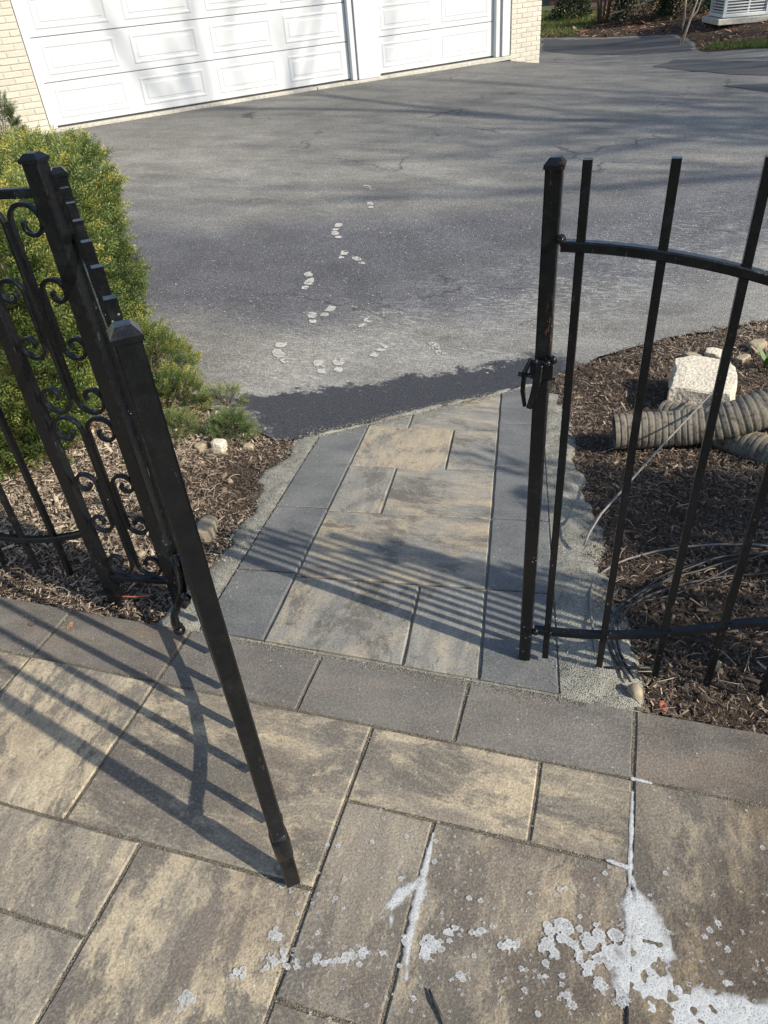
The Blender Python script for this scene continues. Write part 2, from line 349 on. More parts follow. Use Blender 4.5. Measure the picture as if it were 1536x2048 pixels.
M = dict(
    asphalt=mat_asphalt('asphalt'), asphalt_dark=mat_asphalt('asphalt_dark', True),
    blend=mat_paver('paver_blend', 'blend'), grey=mat_paver('paver_grey', 'grey'), border=mat_paver('paver_border', 'border'), char=mat_paver('paver_charcoal', 'char'),
    grit=mat_grit('grit', (0.27, 0.26, 0.215), (0.46, 0.445, 0.375), (0.19, 0.178, 0.145)),
    joint=mat_grit('joint_sand', (0.12, 0.104, 0.078), (0.26, 0.228, 0.17), (0.10, 0.085, 0.064)),
    soil=mat_grit('soil', (0.045, 0.032, 0.022), (0.11, 0.08, 0.055), (0.03, 0.022, 0.016)),
    iron=mat_iron('black_iron'), brick=mat_brick('painted_brick'), white=mat_white('white_paint'),
    mortar=mat_plain('painted_mortar', (0.46, 0.43, 0.355), 0.85, 40, 0.12, 0.4),
    concrete=mat_plain('concrete', (0.46, 0.435, 0.37), 0.9, 22, 0.22, 0.5, bd=0.004),
    limestone=mat_plain('limestone', (0.62, 0.55, 0.43), 0.95, 70, 0.32, 1.0, bd=0.008),
    stone=mat_plain('stone', (0.33, 0.27, 0.18), 0.9, 60, 0.25, 0.6, bd=0.004),
    rubber=mat_plain('black_cable', (0.035, 0.033, 0.032), 0.6, 80, 0.3, 0.1),
    rod=mat_plain('weathered_rod', (0.20, 0.185, 0.165), 0.7, 90, 0.25, 0.2),
    bark=mat_plain('bark', (0.105, 0.078, 0.056), 0.95, 25, 0.4, 0.9, bd=0.01),
    palebark=mat_plain('pale_bark', (0.38, 0.31, 0.235), 0.9, 25, 0.3, 0.5),
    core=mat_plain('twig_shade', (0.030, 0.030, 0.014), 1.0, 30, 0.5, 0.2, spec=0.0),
    roof=mat_plain('roof_shingle', (0.10, 0.092, 0.085), 0.95, 8, 0.3, 0.6),
    acmetal=mat_plain('condenser_metal', (0.56, 0.58, 0.57), 0.5, 30, 0.08, 0.1),
    acdark=mat_plain('condenser_coil', (0.10, 0.105, 0.11), 0.6, 60, 0.3, 0.2),
    glass=mat_plain('window_glass', (0.03, 0.04, 0.05), 0.08, 5, 0.1, 0.0),
    orange=mat_plain('orange_plastic', (0.42, 0.12, 0.07), 0.7, 60, 0.2, 0.1),
    stem=mat_plain('green_stem', (0.10, 0.17, 0.045), 0.6, 60, 0.2, 0.1),
    deadleaf=mat_plain('dry_leaf', (0.32, 0.17, 0.10), 0.8, 60, 0.3, 0.3),
    mulch=mat_tint('bark_mulch', [(0.0, (0.022, 0.017, 0.014)), (0.35, (0.085, 0.063, 0.049)), (0.6, (0.17, 0.126, 0.094)), (0.82, (0.31, 0.24, 0.175)), (1.0, (0.54, 0.44, 0.32))], 0.9, 0.2, grain=160),
    litter=mat_tint('leaf_litter', [(0.0, (0.07, 0.035, 0.022)), (0.45, (0.20, 0.105, 0.065)), (0.8, (0.36, 0.22, 0.14)), (1.0, (0.56, 0.42, 0.30))], 0.85, 0.2),
    yew=mat_tint('yew_needles', [(0.0, (0.018, 0.034, 0.009)), (0.35, (0.062, 0.100, 0.024)), (0.6, (0.135, 0.185, 0.05)), (0.8, (0.30, 0.305, 0.07)), (1.0, (0.56, 0.42, 0.10))], 0.45, 0.4, 0.22),
    juniper=mat_tint('juniper', [(0.0, (0.035, 0.062, 0.022)), (0.5, (0.125, 0.175, 0.055)), (0.8, (0.25, 0.26, 0.10)), (1.0, (0.36, 0.27, 0.15))], 0.6, 0.3, 0.15),
    leaf=mat_tint('dark_leaves', [(0.0, (0.012, 0.022, 0.010)), (0.6, (0.035, 0.060, 0.022)), (1.0, (0.11, 0.15, 0.05))], 0.5, 0.4, 0.15),
    grass=mat_tint('grass', [(0.0, (0.05, 0.085, 0.018)), (0.6, (0.115, 0.165, 0.035)), (1.0, (0.26, 0.24, 0.10))], 0.6, 0.3, 0.2),
    flake=mat_tint('pale_flakes', [(0.0, (0.32, 0.31, 0.28)), (1.0, (0.62, 0.60, 0.54))], 0.9, 0.2),
    speck=mat_tint('grit_grains', [(0.0, (0.12, 0.11, 0.09)), (0.5, (0.32, 0.30, 0.25)), (1.0, (0.54, 0.52, 0.45))], 0.95, 0.2),
)
def mat_foam():
    t = T('soap_foam'); p = t.pos(); v = t.voro(p, 150, dim='2D'); v2 = t.voro(p, 260, dim='2D'); n = t.noise(p, 42, 7, 0.78)
    big = t.ramp(t.noise(p, 45, 2), (0.45, 0.35), (0.65, 1.0))
    hole = t.ma('MULTIPLY', t.ramp(v, (0.13, 1), (0.24, 0)), big)
    c = t.mix(t.ma('MULTIPLY', hole, 0.85), (0.55, 0.56, 0.55), (0.12, 0.105, 0.085))
    c = t.mix(t.ramp(v2, (0.15, 0.6), (0.3, 0)), c, (0.34, 0.33, 0.30))
    th = t.attr('thick'); al = t.ramp(t.ma('ADD', th, t.ma('MULTIPLY', t.ma('SUBTRACT', n, 0.5), 1.5)), (0.08, 0.0), (0.38, 0.25), (0.66, 0.60), (1.0, 0.90))
    t.set(col=c, rough=0.3, spec=0.5, normal=t.bump(t.ma('ADD', v, t.ma('MULTIPLY', v2, 0.5)), 0.18, 0.002)); t.put(t.b.inputs['Alpha'], al)
    return t.m
M['foam'] = mat_foam()
def mat_redbrick():
    t = T('red_brick'); p = t.obj(); br = t.nt.nodes.new('ShaderNodeTexBrick')
    t.put(br.inputs['Vector'], t.n('CombineXYZ', {0: t.n('SeparateXYZ', {0: p}, out=0), 1: t.n('SeparateXYZ', {0: p}, out=2), 2: 0.0}))
    for k, v in dict(Color1=(0.15, 0.055, 0.04, 1), Color2=(0.21, 0.085, 0.06, 1), Mortar=(0.24, 0.21, 0.185, 1)).items(): br.inputs[k].default_value = v
    br.inputs['Scale'].default_value = 1.0; br.inputs['Brick Width'].default_value = 0.215; br.inputs['Row Height'].default_value = 0.075; br.inputs['Mortar Size'].default_value = 0.008
    return t.set(col=br.outputs[0], rough=0.9, normal=t.bump(t.ma('SUBTRACT', 1.0, br.outputs[1]), 0.6, 0.01))
M['redbrick'] = mat_redbrick()

# ------------------------------------------------------------------ terrain
CP = np.array([(-5, 1.25, -.03), (-3, 1.28, -.03), (-2, 1.3, -.03), (-1.4, 1.3, -.03), (0.1, 1.3, -.03), (0.8, 1.3, -.03), (2, 1.3, -.03), (4, 1.3, -.05), (0, -2, -.06), (-4, -2, -.06), (4, -2, -.06),
    (-1.2, 2, -.125), (-1.3, 2.5, -.2), (-.05, 2, -.125), (-.15, 2.8, -.25), (-2, 2.2, -.1), (-3, 2.6, -.12), (.6, 2.4, -.15), (.6, 3.4, -.26), (2, 3, -.22),
    (-2.87, 3.83, -.2), (-2.1, 2.99, -.2), (-1.69, 2.74, -.2), (-1.283, 2.76, -.226), (-.936, 3.12, -.282), (-.539, 3.505, -.338), (-.386, 3.675, -.358), (-.05, 4.08, -.37), (.51, 4.5, -.37), (.91, 4.73, -.37), (3, 5.8, -.36), (7, 6.5, -.3),
    (-3, 6, -.24), (0, 7, -.3), (-5, 7.5, -.13), (4, 10, -.22), (-2, 10.5, -.18), (9, 10, -.2),
    (-7.99, 9.85, -.02), (-5.4, 12.7, -.02), (-3.4, 14.95, -.03), (-2.6, 15.88, -.04), (-1.98, 16.55, -.2), (-8.7, 9.1, -.02), (-12, 6, 0.02), (-14, 2, 0),
    (2, 16, -.1), (.9, 17.5, -.1), (-2.4, 20.5, -.1), (1.7, 18.8, .14), (5, 18, .15), (-1, 22, .12), (-5, 24, .2), (5, 26, .35), (-15, 18, .15), (12, 14, 0)], float)
def _phi(r2): return np.where(r2 > 1e-12, 0.5*r2*np.log(np.maximum(r2, 1e-12)), 0.0)
_n = len(CP); _d = CP[:, None, :2]-CP[None, :, :2]; _K = _phi((_d**2).sum(-1))+np.eye(_n)*0.02
_P = np.hstack([np.ones((_n, 1)), CP[:, :2]]); _A = np.block([[_K, _P], [_P.T, np.zeros((3, 3))]])
_w = np.linalg.solve(_A, np.concatenate([CP[:, 2], np.zeros(3)]))
def hgt(x, y):
    x = np.asarray(x, float); y = np.asarray(y, float); sh = x.shape; x = x.ravel(); y = y.ravel(); out = np.empty_like(x)
    for a in range(0, len(x), 20000):
        xs, ys = x[a:a+20000], y[a:a+20000]
        r2 = (xs[:, None]-CP[None, :, 0])**2+(ys[:, None]-CP[None, :, 1])**2
        v = _phi(r2)@_w[:_n]+_w[_n]+_w[_n+1]*xs+_w[_n+2]*ys
        far = np.clip((np.hypot(xs, ys-8)-20)/12, 0, 1); far = far*far*(3-2*far)
        out[a:a+20000] = np.clip(v, -0.6, 0.6)*(1-far)+0.2*far
    return out.reshape(sh)
SL, HD = 0.15134595, 0.13252903
PO = np.array([-0.02, 1.272])
def path_xy(u, v): return (PO[0]+u*math.cos(HD)-v*math.sin(HD), PO[1]+u*math.sin(HD)+v*math.cos(HD))
def path_z(y): return -SL*(y-1.272)

def region(name, poly, step, mat, zf, interior=None, **k):
    """triangulated sheet inside polygon with interior grid of spacing step"""
    poly = [tuple(p) for p in poly]; P = np.array(poly)
    x0, y0 = P.min(0); x1, y1 = P.max(0)
    gx, gy = np.meshgrid(np.arange(x0, x1, step), np.arange(y0, y1, step))
    g = np.stack([gx.ravel(), gy.ravel()], 1)+rng.uniform(-.2, .2, (gx.size, 2))*step
    g = g[inside(g, P)]
    if interior is not None: g = np.vstack([g, interior[inside(interior, P)]])
    pts = [Vector(p) for p in poly]+[Vector(p) for p in g]
    n = len(poly); r = delaunay_2d_cdt(pts, [], [list(range(n))], 1, 1e-5)
    vs_ = np.array([tuple(v) for v in r[0]]); z = zf(vs_[:, 0], vs_[:, 1])
    me = bpy.data.meshes.new(name); me.from_pydata([(a, b, c) for (a, b), c in zip(vs_, z)], [], [tuple(f) for f in r[2]]); me.update()
    me.polygons.foreach_set('use_smooth', [True]*len(me.polygons))
    return link(name, me, mat, **k)
def inside(p, P):
    p = np.asarray(p); x, y = p[:, 0], p[:, 1]; c = np.zeros(len(p), bool); n = len(P)
    for i in range(n):
        xa, ya = P[i]; xb, yb = P[i-1]
        if ya == yb: continue
        t = ((ya > y) != (yb > y)) & (x < (xb-xa)*(y-ya)/(yb-ya)+xa); c ^= t
    return c
def dense(pts, step, jit=0.0, seed=1):
    out = []; pts = np.array(pts, float)
    for a, b in zip(pts[:-1], pts[1:]):
        n = max(1, int(np.linalg.norm(b-a)/step)); tt = np.linspace(0, 1, n, endpoint=False)[:, None]; out.append(a+(b-a)*tt)
    out = np.vstack(out+[pts[-1:]])
    if jit: out = out+np.stack([v2noise(out[:, 0], out[:, 1], 9, seed, 3), v2noise(out[:, 0], out[:, 1], 9, seed+9, 3)], 1)*jit
    return out

# ground: one sheet, fine near, coarse to the horizon
def axis_pts(lo, hi, fine, big):
    a = list(np.arange(lo, hi+1e-6, fine)); q = fine
    while a[-1] < big: q *= 1.35; a.append(a[-1]+q)
    q = fine
    while a[0] > -big: q *= 1.35; a.insert(0, a[0]-q)
    return np.array(a)
gx, gy = axis_pts(-13, 10, 0.25, 600), axis_pts(-3, 27, 0.25, 600)
X, Y = np.meshgrid(gx, gy); Z = hgt(X, Y)-0.03
near_path = (X > -1.8) & (X < 0.35) & (Y > 1.0) & (Y < 4.3)
Z = np.where(near_path, np.minimum(Z, path_z(Y)-0.09), Z); Z = np.where((Y < 1.35) & (np.abs(X) < 6), np.minimum(Z, -0.09), Z)
nx, ny = len(gx), len(gy); ii = (np.arange(ny-1)[:, None]*nx+np.arange(nx-1)[None]).ravel()
t = T('ground_soil'); p = t.pos(); nz = t.noise(p, 0.7, 5, 0.6); n2 = t.noise(p, 25, 4, 0.7)
gmix = t.mix(t.ramp(nz, (0.42, 0), (0.6, 1)), (0.075, 0.055, 0.035), (0.07, 0.095, 0.03))
gmat = t.set(col=t.mix(t.ramp(n2, (0.3, 0.5), (0.6, 0)), gmix, (0.03, 0.025, 0.015)), rough=0.95, normal=t.bump(n2, 0.8, 0.02))
link('ground', fast_mesh('ground', np.stack([X.ravel(), Y.ravel(), Z.ravel()], 1), np.stack([ii, ii+1, ii+nx+1, ii+nx], 1)), gmat, kind='structure')

# driveway
EDGE = [(-2.87, 3.83), (-2.45, 3.37), (-2.09, 2.99), (-1.88, 2.84), (-1.69, 2.745), (-1.46, 2.65), (-1.352, 2.69), (-1.283, 2.77), (-1.11, 2.965), (-.936, 3.13), (-.705, 3.33), (-.539, 3.515), (-.386, 3.69), (-.30, 3.76), (-.2, 3.865), (-.05, 4.08), (.17, 4.28), (.51, 4.5), (.91, 4.735)]
ed = dense(EDGE, 0.05, 0.018)
GA = 0.83958735; GX, GY, GZ = -7.98942, 9.85116, 0.0174
gd = (math.cos(GA), math.sin(GA)); gn = (math.sin(GA), -math.cos(GA))
def gpt(a, out): return (GX+gd[0]*a+gn[0]*out, GY+gd[1]*a+gn[1]*out)
far_edge = dense([(2.0, 15.95), (1.5, 16.2), (1.05, 16.4), (0.92, 16.7), (0.9, 17.6), (.6, 18.4), (-.2, 19.0), (-1.2, 19.7), (-2.6, 20.6)], 0.2, 0.05)
right_edge = dense([(.91, 4.735), (2.2, 5.4), (4, 6.0), (7, 6.4), (11, 6.6)], 0.15, 0.03)
poly = [tuple(p) for p in ed]+[tuple(p) for p in right_edge[1:]]+[(11, 13), (6, 14.6), (3.5, 15.5)]+[tuple(p) for p in far_edge]
poly += [(-4.2, 21.5), gpt(9.0, -0.6), gpt(8.97, .02), gpt(8.25, .14), gpt(6, .14), gpt(3, .14), gpt(0, .14), gpt(-.3, .25), (-7.2, 9.0), (-5.6, 7.0), (-4.0, 5.2)]
def zdrive(x, y):
    z = hgt(x, y); n = v2noise(x, y, 1.3, 5, 3)*0.006
    return z+n
gxx = np.stack(np.meshgrid(np.arange(-3.2, 1.5, .1), np.arange(2.6, 6, .1)), -1).reshape(-1, 2)
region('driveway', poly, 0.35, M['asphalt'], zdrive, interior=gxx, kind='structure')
def patch(name, pts, seed):
    pp = dense(pts+[pts[0]], 0.12, 0.05, seed)[:-1]
    region(name, [tuple(p) for p in pp], 0.2, M['asphalt_dark'], lambda x, y: zdrive(x, y)+0.006, kind='structure')
patch('asphalt_patch', [(-2.3, 20.2), (.5, 18.3), (.82, 17.5), (.84, 16.75), (-.2, 17.1), (-1.3, 17.8), (-2.1, 18.6)], 3)
patch('asphalt_patch', [(0.5, 15.9), (1.1, 15.3), (2.4, 14.2), (2.3, 13.0), (1.3, 13.6), (.75, 14.2), (.15, 15.0)], 4)
patch('asphalt_patch', [(1.1, 12.6), (2.6, 12.7), (2.6, 11.6), (1.6, 12.0)], 5)

# ------------------------------------------------------------------ patio and path pavers
def paver_mesh(name, poly, zf, gap=0.004, depth=0.05, seed=0):
    """poly: CCW list of xy, returns mesh centred at centroid with chamfered, slightly uneven arris"""
    P = np.array(poly, float); n = len(P); c = P.mean(0); r = random.Random(seed)
    def inset(d):
        out = []
        for i in range(n):
            a, b, e = P[i-1], P[i], P[(i+1) % n]
            e1 = (b-a)/np.linalg.norm(b-a); e2 = (e-b)/np.linalg.norm(e-b)
            n1 = np.array([-e1[1], e1[0]]); n2 = np.array([-e2[1], e2[0]]); k = 1+n1@n2
            out.append(b+(n1+n2)*d/max(k, 0.3))
        return np.array(out)
    def ring(d, jit):
        q = inset(d); out = []
        for i in range(n):
            a, b = q[i], q[(i+1) % n]; L = np.linalg.norm(b-a); m_ = max(2, int(L/0.06)); nr = np.array([-(b-a)[1], (b-a)[0]])/L
            for j in range(m_):
                o = 0 if j == 0 else r.uniform(-jit, jit)
                out.append(a+(b-a)*j/m_+nr*o)
        return np.array(out)
    r0 = ring(gap, 0.0012); r.seed(seed)
    r1 = ring(gap+0.0038, 0.0014); k = len(r0); tl = (r.uniform(-.0016, .0016), r.uniform(-.0016, .0016), r.uniform(-.0012, .0012))
    tz = lambda q: zf(q[1])+tl[2]+tl[0]*(q[0]-c[0])*3+tl[1]*(q[1]-c[1])*3
    zc = zf(c[1]); V = []
    for q in r0: V.append((q[0]-c[0], q[1]-c[1], tz(q)-depth-zc))
    for q in r0: V.append((q[0]-c[0], q[1]-c[1], tz(q)-0.004-zc))
    for q in r1: V.append((q[0]-c[0], q[1]-c[1], tz(q)-zc))
    F = [tuple(range(2*k, 3*k))]
    for i in range(k):
        j = (i+1) % k; F.append((i, j, k+j, k+i)); F.append((k+i, k+j, 2*k+j, 2*k+i))
    me = bpy.data.meshes.new(name); me.from_pydata(V, [], F); me.update()
    return me, (c[0], c[1], zc)
def clip(poly, a, nrm):
    """keep the side where (p-a).nrm >= 0"""
    out = []
    for i in range(len(poly)):
        p, q = np.array(poly[i-1], float), np.array(poly[i], float); dp, dq = (p-a)@nrm, (q-a)@nrm
        if dp >= 0: out.append(p)
        if (dp >= 0) != (dq >= 0): out.append(p+(q-p)*dp/(dp-dq))
    out2 = []
    for p in out:
        if not out2 or np.linalg.norm(p-out2[-1]) > 1e-3: out2.append(p)
    if len(out2) > 2 and np.linalg.norm(out2[0]-out2[-1]) < 1e-3: out2.pop()
    return out2

LX, LY, U = 0.165, 1.067, 0.2117
base = MB(); base.box((-0.2, 0.13, -0.0475), (7.2, 2.27, 0.086))
patio = base.build('patio', M['joint'], kind='structure')
occ = set(); slabs = []
def slab(i0, i1, j0, j1, col, mat='blend'):     # lattice cells: x right from LX, y down from LY
    for i in range(i0, i1):
        for j in range(j0, j1): occ.add((i, j))
    slabs.append((LX+i0*U, LX+i1*U, LY-j1*U, LY-j0*U, col, mat))
slab(-6, -3, 0, 2, (0.50, 0.0, 0.50)); slab(-8, -6, 0, 2, (0.85, 0.95, 0.60)); slab(-10, -8, 0, 2, (0.6, 0.0, 0.5))
slab(-3, -1, 0, 1, (0.62, 0.05, 0.54)); slab(-1, 0, 0, 1, (0.5, 0.0, 0.46)); slab(0, 2, 0, 3, (0.36, 0.9, 0.42)); slab(2, 4, 0, 2, (0.5, 0.0, 0.5))
slab(-3, -2, 1, 3, (0.22, 0.95, 0.56)); slab(-2, 0, 1, 3, (0.46, 1.0, 0.50)); slab(-5, -3, 2, 5, (0.66, 0.9, 0.53)); slab(-8, -5, 2, 3, (0.38, 0.85, 0.58))
slab(-7, -5, 3, 5, (0.25, 0.8, 0.58)); slab(-3, 0, 3, 5, (0.46, 0.0, 0.50)); slab(0, 2, 3, 5, (0.5, 0.0, 0.5)); slab(-9, -7, 3, 5, (0.6, .9, .52))
shapes = [(3, 2), (2, 2), (2, 3), (2, 1), (1, 2), (1, 1)]
for j in range(0, 10):
    for i in range(-16, 17):
        if (i, j) in occ: continue
        opts = shapes[:]; random.shuffle(opts); opts += [(1, 1)]
        for a, b in opts:
            if j+b <= 10 and i+a <= 17 and all((i+p_, j+q_) not in occ for p_ in range(a) for q_ in range(b)):
                slab(i, i+a, j, j+b, (random.uniform(.35, .8), random.choice((0., .95)), random.uniform(.46, .56))); break
for k_, i in enumerate(range(-16, 16, 2)):
    slabs.append((LX+i*U, LX+(i+2)*U, LY, 1.270, (0.75 if -6 <= i < 0 else random.uniform(0, .3), 0, random.uniform(.46, .54)), 'border'))
for k_, (xa, xb, ya, yb, col, mt) in enumerate(slabs):
    me, loc = paver_mesh('paver', [(xa, ya), (xb, ya), (xb, yb), (xa, yb)], lambda y: 0.0, 0.0036, 0.05, k_)
    o = link('paver', me, M[mt], patio, loc); o.color = (*col, 1)

A_, B_ = np.array([-1.283, 2.77]), np.array([-.386, 3.69]); en = np.array([(B_-A_)[1], -(B_-A_)[0]]); en /= np.linalg.norm(en)
pv = []
RB = [0, .455, .912, 1.37, 1.85, 2.32, 2.8]; LB = [0, .475, .925, 1.334, 2.2]
for a, b in zip(RB[:-1], RB[1:]): pv.append((-.213, 0, a, b, 'char', (.4, 0, .5)))
for a, b in zip(LB[:-1], LB[1:]): pv.append((-1.055, -.843, a, b, 'char', (.4, 0, .5)))
pv += [(-.843, -.425, 0, .455, 'grey', (.42, .95, .52)), (-.425, -.213, 0, .455, 'grey', (.35, .95, .52)), (-.843, -.213, .455, .905, 'grey', (.62, .05, .50)),
       (-.843, -.633, .905, 1.318, 'grey', (.36, .9, .52)), (-.633, -.213, .905, 1.318, 'grey', (.55, .02, .50)), (-.843, -.422, 1.318, 1.757, 'grey', (.88, .95, .55)),
       (-.422, -.213, 1.318, 1.757, 'grey', (.40, .05, .54)), (-.843, -.645, 1.757, 2.6, 'grey', (.42, .05, .52)), (-.645, -.213, 1.757, 2.9, 'grey', (.55, .05, .53))]
u0 = [path_xy(0.02, -.2), path_xy(0.02, 2.7), path_xy(-1.075, 1.9), path_xy(-1.075, -.2)]
bed = clip([np.array(p) for p in u0][::-1], A_+en*0.0, en); bed = clip(bed, np.array([0, 1.2725]), np.array([0, 1.]))
mb = MB(); k = len(bed)
mb.add([(p[0], p[1], path_z(p[1])-0.009) for p in bed]+[(p[0], p[1], path_z(p[1])-0.08) for p in bed], [tuple(range(k)), tuple(range(2*k-1, k-1, -1))]+[(i, (i+1) % k, k+(i+1) % k, k+i) for i in range(k)])
path = mb.build('path', M['grit'], kind='structure')
for k_, (ua, ub, va, vb, mt, col) in enumerate(pv):
    if va == 0: va = -0.2
    q = [np.array(path_xy(*c)) for c in ((ua, va), (ub, va), (ub, vb), (ua, vb))]
    q = clip(q, np.array([0, 1.277]), np.array([0, 1.])); q = clip(q, A_+en*0.02, en)
    q = [p_ for i_, p_ in enumerate(q) if np.linalg.norm(p_-q[i_-1]) > .03]
    if len(q) < 3 or (max(p_[1] for p_ in q)-min(p_[1] for p_ in q)) < .06: continue
    # outward orientation CCW
    ar = sum(q[i-1][0]*q[i][1]-q[i][0]*q[i-1][1] for i in range(len(q)))
    if ar < 0: q = q[::-1]
    me, loc = paver_mesh('paver', q, path_z, 0.0036, 0.05, 500+k_)
    o = link('paver', me, M[mt], path, loc); o.color = (*col, 1)

# ------------------------------------------------------------------ jointing grit along the path
def grit_strip(name, inner, width, seed, label):
    inner = dense(inner, 0.02); n = len(inner); V = []; F = []; K = 9
    tng = np.gradient(inner, axis=0); tng /= np.linalg.norm(tng, axis=1, keepdims=True); nr = np.stack([tng[:, 1], -tng[:, 0]], 1)
    for i in range(n):
        w = width[0]+(width[1]-width[0])*i/n; w *= 1+0.45*float(v2noise(inner[i, 0], inner[i, 1], 6, seed, 3))
        for j in range(K):
            s_ = j/(K-1); q = inner[i]+nr[i]*w*s_
            ht = path_z(inner[i, 1])-0.004-0.012*s_+0.010*math.sin(s_*3.1)+0.008*float(v2noise(q[0], q[1], 22, seed+2, 2))
            if j == 0: ht = path_z(inner[i, 1])-0.004
            if j == K-1: ht -= 0.05
            if q[1] < 1.277: ht = min(ht, -0.014)
            V.append((q[0], q[1], ht))
    for i in range(n-1):
        for j in range(K-1): F.append((i*K+j, i*K+j+1, (i+1)*K+j+1, (i+1)*K+j))
    me = bpy.data.meshes.new(name); me.from_pydata(V, [], F); me.update(); me.polygons.foreach_set('use_smooth', [True]*len(F))
    link(name, me, M['grit'], label=label, kind='stuff', cat='grit')
    return np.array(V)
gl = grit_strip('jointing_grit', [path_xy(-1.057, 1.66), path_xy(-1.057, .9), path_xy(-1.057, .38), path_xy(-1.057, .06)], (0.11, 0.15), 3, 'pale stone grit along the left edge of the path beside the mulch')
gr = grit_strip('jointing_grit', [path_xy(0.002, -0.05), path_xy(0.002, .9), path_xy(0.002, 2.35)], (0.20, 0.11), 8, 'pale stone grit along the right edge of the path behind the gate')
ge = grit_strip('jointing_grit', [tuple(A_+en*0.026+(B_-A_)*s_+np.array([0, 0.0])) for s_ in (1.06, .5, -.02)][::-1], (-0.045, -0.045), 12, 'thin pale grit line where the path meets the wet asphalt')

# ------------------------------------------------------------------ mulch
def chip_template():
    v = np.array([(-.5, -.5, 0), (.5, -.4, 0), (.5, .4, .1), (-.5, .5, 0), (-.4, 0, .55), (.42, .05, .5)], float)
    f = np.array([(0, 1, 5), (0, 5, 4), (1, 2, 5), (2, 3, 4), (2, 4, 5), (3, 0, 4)])
    return v, f
def scatter(name, poly, count, mat, size, zoff, tint, keepout=None, thick=0.35, tilt=0.35, zf=hgt, **k):
    P = np.array(poly); lo, hi = P.min(0), P.max(0); pts = np.empty((0, 2))
    while len(pts) < count:
        q = rng.uniform(lo, hi, (count*3, 2)); q = q[inside(q, P)]
        if keepout is not None: q = q[~keepout(q)]
        pts = np.vstack([pts, q])
    pts = pts[:count]; n = count
    L = np.exp(rng.normal(math.log(size[0]), 0.55, n)); Wd = L*rng.uniform(0.10, 0.34, n); H = Wd*thick*rng.uniform(.5, 1.4, n)
    az = rng.uniform(0, 2*math.pi, n); tl = rng.normal(0, tilt, n)
    d = np.stack([np.cos(az)*np.cos(tl), np.sin(az)*np.cos(tl), np.sin(tl)], 1)
    Rm = frames(d, rng.normal(0, 0.5, n))*np.stack([L, Wd, H], 1)[:, None, :]
    z = zf(pts[:, 0], pts[:, 1])+rng.uniform(zoff[0], zoff[1], n)
    tv, tf = chip_template(); V, F = inst(tv, tf, Rm, np.column_stack([pts, z]))
    tn = np.clip(tint(pts), 0, 1)
    return link(name, fast_mesh(name, V, F, {'tint': np.repeat(tn, len(tv))}), mat, **k)

def lumps(x, y): return hgt(x, y)+0.012*v2noise(x, y, 5, 31, 3)
path_left = [path_xy(-1.058, v) for v in (.15, .6, 1.1, 1.66)]
path_right = [path_xy(0.004, v) for v in (2.3, 1.6, .9, .03)]
bedL = [(-4.6, 1.275), path_xy(-1.06, .2)]+path_left[1:]+[(-1.36, 2.66), (-1.5, 2.66), (-1.72, 2.76), (-1.9, 2.86), (-2.1, 3.0), (-2.46, 3.38), (-2.9, 3.85), (-4.0, 5.0), (-4.6, 5.4)]
bedL[1] = path_xy(-1.058, .145)
bedR = [(-0.012, 1.275), (4.2, 1.275), (4.2, 5.9), (2.2, 5.35), (.91, 4.71), (.51, 4.47), (.17, 4.25), (-.05, 4.05), (-.2, 3.84), (-.29, 3.74)]+path_right
region('mulch_bed_base', bedL, 0.05, M['soil'], lambda x, y: lumps(x, y)-.006, kind='structure')
region('mulch_bed_base', bedR, 0.05, M['soil'], lambda x, y: lumps(x, y)-.006, kind='structure')
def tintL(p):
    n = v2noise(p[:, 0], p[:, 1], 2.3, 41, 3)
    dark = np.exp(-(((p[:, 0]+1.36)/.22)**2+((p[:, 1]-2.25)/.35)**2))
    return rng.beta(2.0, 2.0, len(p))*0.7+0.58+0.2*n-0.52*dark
def tintR(p):
    n = v2noise(p[:, 0], p[:, 1], 2.0, 43, 3)
    return rng.beta(1.7, 2.6, len(p))*0.8+0.19+0.16*n+0.22*np.exp(-((p[:, 1]-1.35)/.1)**2)+0.16*np.clip((p[:, 1]-3.3)/.6, 0, 1)
nearL = [(-2.6, 1.277), (-1.13, 1.277)]+[path_xy(-1.058-.09, v) for v in (.6, 1.1, 1.66)]+[(-1.34, 2.68), (-1.5, 2.63), (-1.72, 2.76), (-1.9, 2.87), (-2.1, 3.02), (-2.46, 3.40), (-2.9, 3.86), (-3.2, 3.7), (-3.2, 1.277)]
nearR = [(0.07, 1.277), (1.7, 1.277), (1.9, 5.1), (.91, 4.75), (.51, 4.52), (.17, 4.30), (-.05, 4.09), (-.2, 3.88), (-.29, 3.76)]+[path_xy(0.10, v) for v in (2.3, 1.6, .9, .25)]
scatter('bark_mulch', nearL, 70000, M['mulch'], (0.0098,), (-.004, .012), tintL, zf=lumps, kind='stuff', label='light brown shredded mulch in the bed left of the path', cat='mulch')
scatter('bark_mulch', nearR, 115000, M['mulch'], (0.0098,), (-.004, .014), tintR, zf=lumps, kind='stuff', label='dark brown shredded mulch in the bed behind the closed gate leaf', cat='mulch')
